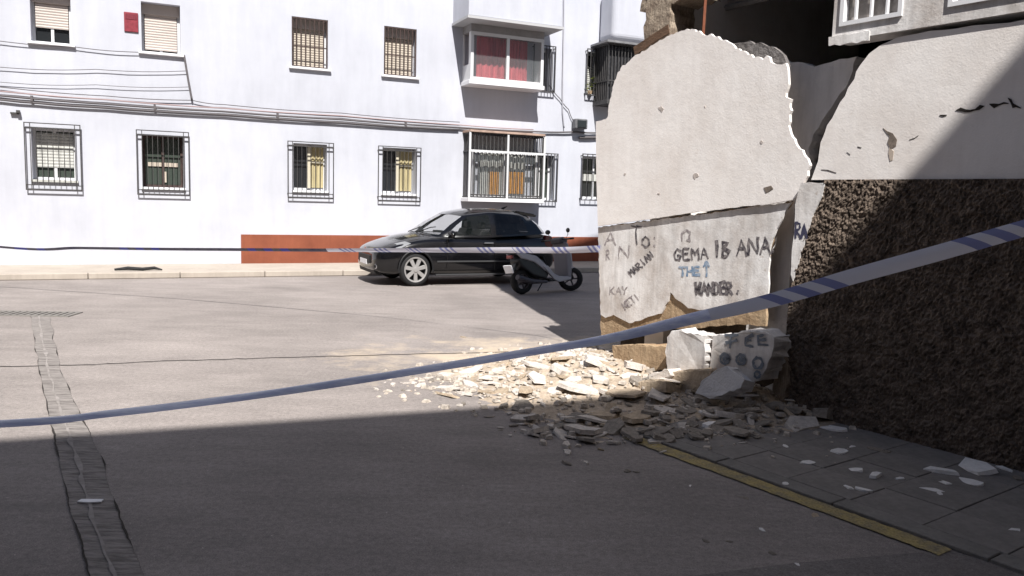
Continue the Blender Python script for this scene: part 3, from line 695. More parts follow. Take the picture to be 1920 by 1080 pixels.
bot = [(1440, 383), (1400, 386), (1350, 393), (1300, 398), (1250, 406), (1200, 413)]
po = jag(WP(su, YS), .012, .028, False, skip=(0, 1)) + jag(WP(bot, YS), .004, .05, False)
MB().prism(po, YS, YS+.03).build('upper_slab', M_PLASTER, sl)
core = WP([(1121, 426), (1484, 378), (1466, 404), (1448, 442), (1440, 470), (1438, 520), (1436, 560), (1434, 612), (1380, 608), (1300, 615), (1230, 618), (1180, 626), (1126, 630)], .05)
MB().prism(jag(core, .010, .04), .056, .085).build('masonry_core', M_CORE, sl)
skin = WP([(1121, 427), (1484, 379), (1470, 400), (1452, 440), (1443, 468), (1441, 520), (1439, 556), (1400, 566), (1360, 576), (1325, 582), (1290, 578), (1276, 566), (1266, 560), (1257, 548), (1252, 566), (1240, 588), (1215, 594), (1196, 602), (1180, 606), (1168, 600), (1150, 590), (1135, 596), (1126, 590)], .035)
MB().prism(jag(skin, .007, .04), YS+.026, YS+.0445).build('lower_plaster', M_GRAFF, sl)
chip([(1432, 352), (1446, 348), (1450, 354), (1436, 362)], mat('chip_grey', (.22, .18, .15)), YS-.001, sl)
for q in ((1172, 326), (1305, 330), (1235, 363), (1240, 204), (1322, 200), (1428, 266)):
    rr = random.uniform(.35, 1.1); n_ = random.randint(6, 9)
    chip([(q[0]+rr*random.uniform(2.5, 6)*cos(6.28*i/n_), q[1]+rr*random.uniform(2, 7)*sin(6.28*i/n_)) for i in range(n_)], mat('chip_soft', (.56, .50, .465), .95, .5, 30, col2=(.40, .35, .32)), YS-.001, sl, j=.004)
# --- graffiti in marker, stroke by stroke (crop coordinates of the slab)
FONT = {'A': [[(0,0),(.5,1),(1,0)],[(.22,.4),(.8,.4)]], 'N': [[(0,0),(.05,1),(.9,.05),(1,1)]], 'T': [[(0,1),(1,1)],[(.5,1),(.5,0)]], 'O': [[(.5,1),(.1,.75),(.05,.3),(.5,0),(.95,.3),(.9,.75),(.5,1)]],
 'M': [[(0,0),(.08,1),(.5,.4),(.92,1),(1,0)]], 'R': [[(0,0),(0,1),(.8,.9),(.85,.6),(.1,.48),(.95,0)]], 'I': [[(.5,0),(.5,1)]], 'G': [[(.95,.8),(.5,1),(.05,.6),(.15,.1),(.7,0),(.95,.35),(.5,.4)]],
 'E': [[(.9,1),(.05,1),(0,0),(.95,.02)],[(.05,.52),(.7,.55)]], 'S': [[(.9,.85),(.5,1),(.1,.75),(.85,.35),(.6,0),(.05,.12)]], 'B': [[(0,0),(0,1),(.75,.85),(.1,.55),(.9,.3),(.6,0),(0,0)]],
 'H': [[(0,0),(.02,1)],[(1,0),(.98,1)],[(0,.5),(1,.5)]], 'W': [[(0,1),(.22,0),(.5,.7),(.75,0),(1,1)]], 'D': [[(0,0),(0,1),(.7,.85),(.95,.4),(.6,.05),(0,0)]], 'K': [[(0,0),(0,1)],[(.9,1),(.05,.45),(.95,0)]],
 'Y': [[(0,1),(.5,.5),(1,1)],[(.5,.5),(.45,0)]], ':': [[(.4,.85),(.55,.8)],[(.4,.2),(.55,.15)]], '.': [[(.3,.05),(.6,0),(.5,.12)]], ',': [[(.5,.15),(.3,-.25)]], '^': [[(.5,0),(.5,1)],[(.1,.65),(.5,1),(.9,.65)]], 'F': [[(.9,1),(.05,1),(0,0)],[(.05,.52),(.7,.55)]],
 'Q': [[(.1,.1),(.1,.7),(.5,1),(.9,.8),(.8,.3)],[(.55,.2),(.9,.05)]], '#': [[(0,0),(.2,1)],[(.3,0),(.25,1)],[(.5,0),(.5,1)],[(.1,.2),(.9,.3)],[(0,.6),(1,.7)],[(.7,0),(.75,1)],[(1,0),(.95,1)]]}
cp = lambda u, v: (1100+u*.3889, 360+v*.3889)
gz = [0]
def write(txt, x, y, w, h, m, weight, label, ang=0., adv=1.25, yw=.036, parent=None, jit=.10):
    mb = MB(); cx = 0.
    for ch in txt:
        if ch == ' ': cx += w*.7; continue
        for stx in FONT[ch]:
            P = []
            for (u, v) in densify([Vector(q) for q in stx], 3):
                du = cx+u*w+random.uniform(-jit, jit)*w*.5; dv = v*h+random.uniform(-jit, jit)*h*.4
                a = radians(ang); P.append(WA.hit(*cp(x+du*cos(a)-dv*sin(a)*-0+0-dv*sin(a), y-(du*sin(a)+dv*cos(a))), yw))
            gz[0] += 1
            mb.ribbon(P, weight*1.35, yw-.0015-.0002*(gz[0] % 12))
        cx += w*adv
    o = mb.build('graffiti', m, parent or sl, fixn=False); o['label'] = label; return o
write('A', 90, 256, 50, 62, M_INKF, .014, 'faded black marker letter A'); write('R', 95, 325, 16, 45, M_INKF, .010, 'faded small letter'); write('N', 155, 318, 52, 56, M_INKF, .014, 'faded black letter N')
write('T', 214, 250, 52, 84, M_INK, .012, 'black letter T'); write('O', 266, 268, 40, 52, M_INK, .012, 'black letter O'); write(':', 318, 270, 20, 60, M_INKF, .012, 'two dots')
write('MARIAN', 218, 408, 20, 32, M_INK, .012, 'black word MARIAN slanting upward', 42)
write('Q', 455, 240, 50, 58, M_INKF, .012, 'black loop sign')
write('GEMA', 424, 330, 34, 54, M_INK, .014, 'black word GEMA', 3)
write('IB', 612, 312, 36, 72, M_INK, .022, 'bold black letters IB', 2)
write('ANA', 726, 306, 48, 78, M_INK, .016, 'black letters slanting over the plaster edge', 3, 1.2); write('.', 888, 292, 22, 60, M_INK, .02, 'black dot')
write('THE', 450, 404, 28, 40, M_INKB, .015, 'blue word THE', 2); write('^', 562, 405, 34, 72, M_INKB, .015, 'blue upward arrow', 0)
write('WANDER', 526, 494, 25, 56, M_INK, .022, 'bold black word in scrawled capitals', 1, 1.2); write(',', 720, 482, 20, 40, M_INK, .014, 'black comma')
write('KAY', 112, 492, 24, 34, M_INKF, .009, 'faded word KAY'); write('NETI', 188, 566, 18, 34, M_INKF, .010, 'faded slanting word', 36)
write('R', 1008, 222, 26, 76, mat('dark_blue_marker', (.05, .05, .09), .7), .014, 'dark blue letters on the torn strip', 0, yw=-.0305, parent=hs); write('A', 1036, 222, 26, 70, MATS['dark_blue_marker'], .014, 'dark blue letter on the torn strip', 0, yw=-.0305, parent=hs)

# ------------------------------------------------------------------ pavement beside the house
pm = empty('pavement', WA.o, WA.ang); tag(pm, kind='structure')
A1 = WA.loc(gnd(1215, 830)); A2 = WA.loc(gnd(1780, 1035)); yk = (A1[1]+A2[1])/2 + .04     # kerb line, negative y
PH = .018; xk0 = A1[0]-.25; XE = 5.5
MB().box(xk0+.01, XE, yk+.13, .0, 0, PH-.009).build('bedding', mat('grey_joint_sand', (.12, .11, .10), .95), pm)
ts = .4; ny = 4; tw = (-(yk+.14))/ny; tmesh = []
for k in range(4):
    mb = MB().box(0, ts-.006, 0, tw-.006, 0, PH-.0); tmesh.append(mb.build('paving_tile', M_TILE, pm, bevel=.003))
cnt = 0
nxt = int((2.2-xk0)/ts)
for i in range(nxt):
    for j in range(ny):
        src = tmesh[(i*3+j*5) % 4]
        if cnt < 4 and src.get('used') is None: o = src; src['used'] = 1
        else: o = src.copy(); C.objects.link(o); o.parent = pm
        o.location = (xk0+.02+i*ts, yk+.14+j*tw, random.uniform(-.003, .001)); o.rotation_euler = (random.uniform(-.004, .004), random.uniform(-.004, .004), random.uniform(-.003, .003)); cnt += 1
for o in tmesh:
    if 'used' in o: del o['used']
for o in pm.children:
    if 'used' in o: del o['used']
for i in range(10):
    x = xk0+i*.8
    if x > 3.5: break
    MB().box(x, x+.79, yk, yk+.128, 0, PH+.003+random.uniform(-.003, .003)).build('kerbstone', M_KERB, pm, bevel=.004)
# yellow line
yl = [];
n = 60; xa, xb = A1[0]-.15, A2[0]
for side in (0, 1):
    row = []
    for i in range(n+1):
        x = xa+(xb-xa)*i/n; y = (yk-.012 if side else yk-.135)+random.uniform(-.006, .006); row.append(WA.w(x, y, 0))
    yl.append(row)
strip('yellow_line', yl[0], yl[1], .008, M_YEL, road)

# ------------------------------------------------------------------ rubble
MX0, MX1 = -6.9, -2.9
def mound(x, y):                             # height of the rubble pile, house frame
    if y > .25: return 0.
    e = max(0., 1-abs((x+4.95)/1.75)**2.6)
    h = .10*e*math.exp(-((min(y, 0)+.0)/.62)**2)+.07*max(0, 1-abs((x+4.9)/1.9)**2)*math.exp(-((y)/1.45)**2)
    h *= .8+.5*mnoise.noise(Vector((x*2.3, y*2.3, 3.3)))
    return max(0., h)
gx, gy = 110, 70; vs = []; fs = []
for i in range(gx):
    for j in range(gy):
        x = MX0+(MX1-MX0)*i/(gx-1); y = -2.7+(2.82)*j/(gy-1); h = mound(x, y)
        h2 = h-.012+.030*mnoise.noise(Vector((x*14, y*14, 0)))*min(1, h*20)+.02*mnoise.noise(Vector((x*33, y*33, 5)))*min(1, h*20)
        vs.append((x, y, h2 if h > .004 else -.03))
for i in range(gx-1):
    for j in range(gy-1): a = i*gy+j; fs.append((a, a+gy, a+gy+1, a+1))
md = MB().add(vs, fs).build('rubble_mound', M_DUST, None, fixn=False, smooth=True); md.location = WA.o; md.rotation_euler = (0, 0, WA.ang)
tag(md, 'dusty mound of crushed mortar at the foot of the broken wall', 'rubble', kind='stuff')

def shard(seed, flat):
    r = random.Random(seed); n = r.randint(5, 7); pts = []
    for i in range(n):
        a = 2*pi*(i+r.uniform(-.3, .3))/n; q = r.uniform(.30, .58); pts.append((q*cos(a)*1.15, q*sin(a)*.72))
    mb = MB(); h = flat
    bot = [(p[0]*r.uniform(.9, 1.05), p[1]*r.uniform(.9, 1.05), 0) for p in pts]; topv = [(p[0]*.93, p[1]*.93, h*r.uniform(.75, 1.1)) for p in pts]
    mb.add(bot+topv, [tuple(range(n-1, -1, -1)), tuple(range(n, 2*n))]+[(i, (i+1) % n, (i+1) % n+n, i+n) for i in range(n)])
    return mb
SH = {}
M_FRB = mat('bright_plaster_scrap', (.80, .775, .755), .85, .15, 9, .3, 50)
for mi, m in enumerate((M_FRW, M_FRT, M_FRG, M_FRB)):
    for k in range(6):
        mb = shard(100+k+mi*17, (.06, .08, .11, .15, .2, .32)[k])
        me = bpy.data.meshes.new('fragment'); me.from_pydata(mb.v, [], mb.f); me.update(); bm = bmesh.new(); bm.from_mesh(me); bmesh.ops.recalc_face_normals(bm, faces=bm.faces); bm.to_mesh(me); bm.free(); me.materials.append(m); SH[(mi, k)] = me
def pip(p, poly):
    c = False; n = len(poly)
    for i in range(n):
        a, b = poly[i], poly[i-1]
        if (a[1] > p[1]) != (b[1] > p[1]) and p[0] < (b[0]-a[0])*(p[1]-a[1])/(b[1]-a[1])+a[0]: c = not c
    return c
def ground_h(P):
    x, y = WA.loc(P); h = mound(x, y)
    if y > yk and xk0 < x and y < 0: h = max(h, PH)
    return h
GROUP = 'loose wall fragments from the collapse'
def fragment(P, size, mi, k, label, cat='fragment', tilt=.2, lift=0.):
    o = bpy.data.objects.new('wall_fragment', SH[(mi, k)]); C.objects.link(o)
    sx = size*random.uniform(.85, 1.2); sy = size*random.uniform(.7, 1.1); sz = size*random.uniform(.7, 1.1)
    o.scale = (sx, sy, sz); tx = random.gauss(0, tilt); ty = random.gauss(0, tilt)
    tx = max(-.6, min(.6, tx)); ty = max(-.6, min(.6, ty))
    o.rotation_euler = (tx, ty, random.uniform(0, 6.28)); o.location = (P.x, P.y, ground_h(P)-.004+lift-.12*size*(abs(tx)+abs(ty)))
    tag(o, label, cat, GROUP); return o
pile = [gnd(*p)[:2] for p in ((1130, 648), (1260, 690), (1300, 740), (1480, 745), (1545, 795), (1480, 822), (1360, 824), (1230, 828), (1090, 840), (1000, 815), (960, 770), (900, 748), (830, 742), (750, 728), (780, 708), (900, 690), (960, 665), (1050, 655))]
sparse = [gnd(*p)[:2] for p in ((1090, 640), (1480, 770), (1560, 800), (1420, 850), (1180, 850), (1000, 835), (820, 760), (700, 735), (720, 700), (900, 650))]
shadeline = lambda P: (P.y-4.92)-(P.x+3.21)*(6.08-4.92)/(3.11)      # <0: in the shade of the building behind
LB_SUN = 'pale broken plaster fragment in the sunlit part of the rubble pile'
LB_SHA = 'dull broken plaster fragment in the shaded front of the rubble pile'
LB_SPA = 'small loose chip strewn on the road around the rubble pile'
LB_TAN = 'tan mortar lump in the sunlit part of the rubble pile'
placed = []; tries = 0
bbx = [min(p[0] for p in pile), max(p[0] for p in pile), min(p[1] for p in pile), max(p[1] for p in pile)]
while len(placed) < 205 and tries < 20000:
    tries += 1
    P = Vector((random.uniform(bbx[0], bbx[1]), random.uniform(bbx[2], bbx[3]), 0))
    if not pip(P[:2], pile): continue
    size = random.choice((.08, .11, .15, .2, .25, .32))*random.uniform(.85, 1.2)
    if any((P.xy-q[0].xy).length < (size+q[1])*.26 for q in placed): continue
    x, y = WA.loc(P); sunlit = shadeline(P) > 0
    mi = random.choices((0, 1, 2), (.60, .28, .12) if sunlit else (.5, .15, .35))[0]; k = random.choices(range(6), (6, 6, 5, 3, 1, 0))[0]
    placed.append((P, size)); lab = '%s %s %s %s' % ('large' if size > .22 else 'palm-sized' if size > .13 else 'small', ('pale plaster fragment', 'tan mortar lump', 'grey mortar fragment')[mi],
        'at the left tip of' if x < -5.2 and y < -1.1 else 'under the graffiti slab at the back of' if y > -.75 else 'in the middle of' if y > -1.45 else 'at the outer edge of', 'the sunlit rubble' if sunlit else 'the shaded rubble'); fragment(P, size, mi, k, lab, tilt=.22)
bb2 = [min(p[0] for p in sparse), max(p[0] for p in sparse), min(p[1] for p in sparse), max(p[1] for p in sparse)]; ns = 0; tries = 0
while ns < 60 and tries < 20000:
    tries += 1
    P = Vector((random.uniform(bb2[0], bb2[1]), random.uniform(bb2[2], bb2[3]), 0))
    if not pip(P[:2], sparse) or pip(P[:2], pile): continue
    mi = random.choice((0, 0, 1, 2)); x, y = WA.loc(P)
    lab = 'small %s chip strewn on %s' % (('white', 'tan', 'grey')[mi], 'the pavement beside the rubble' if y > yk and x > xk0 else 'the sunlit road around the rubble' if shadeline(P) > 0 else 'the shaded road in front of the rubble')
    fragment(P, random.uniform(.035, .09), mi, random.randrange(6), lab, tilt=.1); ns += 1
fringe = [gnd(*p)[:2] for p in ((965, 772), (1130, 778), (1310, 768), (1440, 775), (1520, 800), (1400, 822), (1240, 832), (1090, 838), (1000, 812))]
ns = 0; tries = 0; bf = [min(p[0] for p in fringe), max(p[0] for p in fringe), min(p[1] for p in fringe), max(p[1] for p in fringe)]
while ns < 46 and tries < 20000:
    tries += 1
    P = Vector((random.uniform(bf[0], bf[1]), random.uniform(bf[2], bf[3]), 0))
    if not pip(P[:2], fringe): continue
    mi = random.choice((0, 2, 2)); size = random.uniform(.12, .26); x, y = WA.loc(P)
    fragment(P, size, mi, random.choice((1, 2, 3, 3)), '%s %s plate lying %s the shaded front of the rubble' % ('broad' if size > .19 else 'narrow', ('pale plaster', '', 'grey render')[mi], 'toward the road at' if y < -1.3 else 'toward the pavement at'), tilt=.18, lift=.015); ns += 1
# fine crumbs, nobody could count them
mb = MB(); nc = 0; tries = 0
allb = [gnd(*p)[:2] for p in ((1080, 636), (1300, 680), (1490, 740), (1700, 850), (1560, 880), (1300, 850), (1060, 850), (940, 800), (800, 760), (660, 742), (700, 700), (900, 650))]
bb3 = [min(p[0] for p in allb), max(p[0] for p in allb), min(p[1] for p in allb), max(p[1] for p in allb)]
while nc < 1100 and tries < 60000:
    tries += 1
    P = Vector((random.uniform(bb3[0], bb3[1]), random.uniform(bb3[2], bb3[3]), 0))
    if not pip(P[:2], allb): continue
    if not pip(P[:2], pile) and random.random() > .22: continue
    z = ground_h(P); s_ = random.choice((.01, .014, .02, .03, .045)); a = random.uniform(0, 6.28); ca, sa = cos(a), sin(a)
    q = [(s_, 0), (0, s_*.8), (-s_*.9, .1*s_), (.1*s_, -s_*.7)]; q = [(P.x+u*ca-v*sa, P.y+u*sa+v*ca) for u, v in q]; h = s_*random.uniform(.25, .6)
    b = [(u, v, z-.004) for u, v in q]; t = [(P.x+(u-P.x)*.7, P.y+(v-P.y)*.7, z+h*random.uniform(.7, 1.1)) for u, v in q]
    mb.add(b+t, [(4, 5, 6, 7), (0, 1, 5, 4), (1, 2, 6, 5), (2, 3, 7, 6), (3, 0, 4, 7)]); nc += 1
cr_ = mb.build('rubble_crumbs', mat('crumbled_plaster', (.58, .51, .44), .95, .5, 20, .4, 60), None, fixn=False); tag(cr_, 'fine crumbs of plaster and mortar strewn over the rubble', 'rubble', kind='stuff')

# big pieces, each its own
def chunk(name, pts, y0, thick, m, label, lean=0., cat='wall chunk', bevel=.004, j=.009, back=.0):
    P = WP(pts, y0); xm = sum(p[0] for p in P)/len(P); zm = min(p[1] for p in P)
    o = MB().prism(jag([(p[0]-xm, p[1]-zm) for p in P], j, .035), 0, thick).build(name, m, None, bevel=bevel, seg=2)
    for v in o.data.vertices:
        if v.co.y > thick*.6: v.co.x += random.uniform(-.03, .03)-v.co.x*.10; v.co.z = max(0, v.co.z*.93+random.uniform(-.025, .02))
        elif v.co.y < .02: v.co.y += .012*mnoise.noise(Vector((v.co.x*9, v.co.z*9, 2)))
    o.location = WA.w(xm, y0, zm); o.rotation_euler = Matrix.Rotation(WA.ang, 3, 'Z').to_4x4().to_euler(); 
    o.rotation_euler = (Matrix.Rotation(WA.ang, 4, 'Z') @ Matrix.Rotation(lean, 4, 'X')).to_euler()
    tag(o, label, cat); return o
chunk('wall_chunk', [(1251, 696), (1249, 660), (1253, 632), (1262, 620), (1280, 617), (1292, 624), (1312, 624), (1327, 628), (1325, 660), (1320, 700), (1285, 706)], -.36, .20, M_GRAFF, 'upright white plaster block standing in rubble under the graffiti', .06)
b2 = chunk('wall_chunk', [(1332, 694), (1334, 660), (1340, 628), (1380, 624), (1408, 619), (1440, 622), (1456, 632), (1452, 660), (1440, 690), (1424, 714), (1390, 712), (1360, 706)], -.30, .22, M_GRAFF, 'white wall chunk with blue painted marks leaning in rubble', .08)
chunk('wall_chunk', [(1303, 738), (1312, 715), (1332, 698), (1356, 686), (1374, 700), (1392, 712), (1386, 728), (1360, 738), (1330, 748)], -.62, .14, mat('clean_plaster', (.68, .67, .68), .85, .15, 5, .4, 50), 'smooth white plaster lump lying in front of blue marked chunk', -.12)
chunk('masonry_block', [(1148, 648), (1200, 646), (1251, 650), (1249, 694), (1200, 698), (1150, 694)], -.22, .25, M_CORE, 'tan masonry block at the foot of the slab left side', .0)
chunk('masonry_block', [(1250, 698), (1290, 692), (1332, 694), (1330, 716), (1318, 736), (1280, 734), (1250, 726)], -.50, .25, M_FRT, 'ochre mortar block lying below the upright white plaster block', -.05)
chunk('masonry_block', [(1180, 740), (1190, 718), (1215, 712), (1246, 715), (1246, 736), (1215, 744)], -.72, .2, M_FRT, 'flat tan mortar block in front of the rubble pile', -.1)
chunk('wall_chunk', [(1200, 712), (1225, 698), (1250, 692), (1256, 704), (1235, 714), (1210, 718)], -.55, .2, M_FRW, 'long pale plaster lump lying on top of the tan mortar block', -.1)
chunk('wall_chunk', [(1420, 760), (1445, 752), (1500, 768), (1496, 776), (1450, 768), (1425, 772)], -.25, .08, M_FRG, 'long grey splinter of render lying by the roughcast wall', -.3)
chunk('masonry_block', [(1444, 640), (1470, 640), (1478, 720), (1468, 752), (1448, 735), (1452, 690)], -.06, .16, M_PIER, 'narrow grey brown block wedged between chunk and roughcast wall', .02)
# blue marks on the chunk
def chunk_marks(o, pts_list):
    mb = MB(); mw = o.matrix_world
    inv = (Matrix.Translation(o.location) @ o.rotation_euler.to_matrix().to_4x4()).inverted()
    for k, pl_ in enumerate(pts_list):
        P = []
        for q in densify([Vector(cp(*q)) for q in pl_], 3):
            r = ray(q.x, q.y); e = inv @ Vector((0, 0, EYE)); d = inv.to_3x3() @ r; t = (-.002-.0004*k-e.y)/d.y; h = e+d*t; P.append((h.x, h.z))
        mb.ribbon(P, .022, -.002-.0004*k)
    g = mb.build('graffiti', mat('grey_blue_marker', (.22, .25, .30), .8, .4, 20), o, fixn=False); g['label'] = 'grey blue painted marks'
circ = lambda x, y, r: [(x+r*cos(a), y+r*1.15*sin(a)) for a in [i*.9 for i in range(8)]]
chunk_marks(b2, [[(668, 690), (728, 690)], [(695, 692), (690, 750)], [(672, 728), (722, 715)], [(800, 690), (765, 705), (765, 740), (800, 745)], [(770, 715), (790, 715)], [(850, 690), (825, 695), (828, 735), (872, 738)], [(828, 715), (860, 712)], circ(665, 805, 22), circ(668, 805, 9), circ(742, 808, 22), circ(745, 806, 8), circ(825, 825, 24), circ(822, 880, 14), circ(715, 885, 26), circ(715, 885, 12)])
# single fragments one can point at: pixel, size, material, shape, label
singles = [
 ((1562, 802), .34, 0, 0, 'large flat pale plaster flake on the pavement near the roughcast wall'),
 ((1578, 846), .17, 0, 1, 'white plaster flake on the pavement below the large pale flake'),
 ((1600, 838), .10, 0, 0, 'thin white sliver beside the white plaster flake on the pavement'),
 ((1640, 842), .12, 2, 1, 'grey plaster flake right of the white flakes on the pavement'),
 ((1660, 848), .08, 2, 2, 'small grey chip beside the grey plaster flake'),
 ((1517, 867), .09, 0, 2, 'white chip alone in the middle of the pavement'),
 ((1473, 837), .05, 0, 4, 'round white pebble of plaster at the top of the pavement'),
 ((1607, 881), .10, 0, 2, 'flat white chip left of the bright white chunk on the pavement'),
 ((1642, 892), .13, 0, 3, 'bright white chunk in the middle of the pavement'),
 ((1765, 884), .17, 0, 3, 'thick pale plaster piece left of the largest piece by the wall'),
 ((1832, 880), .24, 0, 2, 'largest broken plaster piece on the pavement by the roughcast wall'),
 ((1824, 905), .19, 0, 0, 'white plaster slab lying in front of the largest piece'),
 ((1768, 903), .10, 0, 1, 'small pale piece under the thick plaster piece'),
 ((1885, 880), .09, 0, 3, 'small white chip right of the largest broken piece'),
 ((1908, 898), .10, 2, 3, 'grey chip at the far right of the pavement'),
 ((1590, 914), .08, 0, 3, 'white chip on the pavement, left of a pair'),
 ((1618, 919), .08, 0, 4, 'white chip on the pavement, right of a pair'),
 ((1740, 918), .12, 0, 0, 'pale sliver on the pavement left of the white slab'),
 ((1765, 925), .07, 0, 2, 'tiny white chip next to the pale sliver'),
 ((1688, 897), .06, 0, 3, 'small white pebble right of the bright white chunk'),
 ((1474, 907), .055, 0, 5, 'white pebble on the kerb beside the yellow line'),
 ((1393, 932), .08, 2, 1, 'grey sliver on the road below the yellow line'),
 ((1437, 993), .09, 0, 0, 'thin pale sliver on the shaded road near the yellow line'),
 ((1530, 968), .08, 1, 1, 'tan chip on the worn yellow line'),
 ((1900, 995), .08, 0, 2, 'white chip on the pavement at the right edge'),
 ((1502, 1060), .05, 0, 5, 'white pebble on the dark road near the bottom'),
 ((1448, 1038), .06, 2, 3, 'dark lump on the road near the bottom pebble'),
 ((1365, 1015), .04, 2, 4, 'dark crumb on the shaded road, left of two'),
 ((1325, 1016), .04, 2, 5, 'dark crumb on the shaded road, right of two'),
 ((1296, 911), .03, 0, 4, 'tiny white pebble on the shaded road'),
 ((1060, 835), .12, 0, 4, 'dark shadowed lump nearest the road at the rubble front'),
 ((1064, 848), .09, 0, 3, 'pale topped lump just in front of the rubble pile'),
 ((1060, 868), .09, 2, 4, 'dark lump lying farthest out on the shaded road, left of two'),
 ((1100, 867), .06, 0, 5, 'small lump lying farthest out on the shaded road, right of two'),
 ((1175, 884), .06, 2, 4, 'dark crumb on the shaded road below the rubble'),
 ((1195, 885), .04, 2, 5, 'tiny dark crumb right of another on the shaded road'),
 ((1150, 830), .10, 0, 4, 'pale lump at the lower edge of the rubble pile'),
 ((1230, 826), .15, 0, 2, 'flat pale piece at the upper end of the yellow line'),
 ((943, 762), .10, 2, 4, 'dark lump at the left end of the shade line'),
 ((928, 707), .25, 0, 0, 'long flat pale slab at the sunlit left of the rubble'),
 ((835, 728), .14, 0, 3, 'bright white chunk at the far left of the rubble'),
 ((868, 738), .12, 0, 2, 'white chip right of the far left chunk'),
 ((765, 718), .08, 0, 3, 'white chip at the left tip of the rubble'),
 ((1005, 678), .22, 1, 1, 'flat tan slab at the back left of the rubble pile'),
 ((1070, 722), .20, 0, 4, 'pale block with a dark shadowed side in the rubble middle'),
 ((1150, 728), .20, 0, 4, 'angular white block in the rubble middle'),
 ((1115, 668), .24, 1, 4, 'large tan mortar lump at the back of the rubble beneath the slab corner'),
 ((872, 632), .10, 1, 2, 'lone tan chip on the sunlit road left of the broken wall'),
 ((1330, 795), .16, 0, 3, 'bluish white angular piece in the shaded rubble'),
 ((1322, 745), .07, 0, 5, 'small white lump below the smooth plaster lump'),
]
for (q, s_, mi, k, lb) in singles:
    P = gnd(*q)
    if ground_h(P) > 0: P = gnd(*q, ground_h(P))
    P.z = 0
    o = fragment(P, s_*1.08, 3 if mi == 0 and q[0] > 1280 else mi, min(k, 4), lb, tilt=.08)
for i, q in enumerate(((1010, 720), (1085, 742), (1175, 752), (1240, 756), (985, 742), (1120, 700), (1050, 690), (1270, 745))):
    fragment(gnd(*q), (.34, .40, .36, .42, .30, .38, .33, .3)[i], (0, 0, 1, 0, 1, 0, 1, 0)[i], (0, 1, 0, 0, 1, 2, 0, 1)[i], ('broad pale slab near the left of the sunlit rubble', 'broad white slab just above the shade line in the rubble', 'broad tan slab on the shade line in mid rubble', 'broad white slab on the shade line below the tan blocks',
      'tan slab at the left rim of the sunlit rubble', 'broad pale slab below the slab corner in the sunlit rubble', 'tan slab at the back left of the sunlit rubble beside the tape', 'pale slab below the ochre mortar block')[i], tilt=.14, lift=.03)
# scrap of paper on the trench
P = gnd(170, 943); o = MB().slabxy([(-.06, -.018), (.0, -.025), (.06, -.012), (.055, .022), (-.055, .016)], 0, .006).build('paper_scrap', M_WHITE); o.location = (P.x, P.y, .008); tag(o, 'small white paper scrap on the shaded trench patch', 'paper')

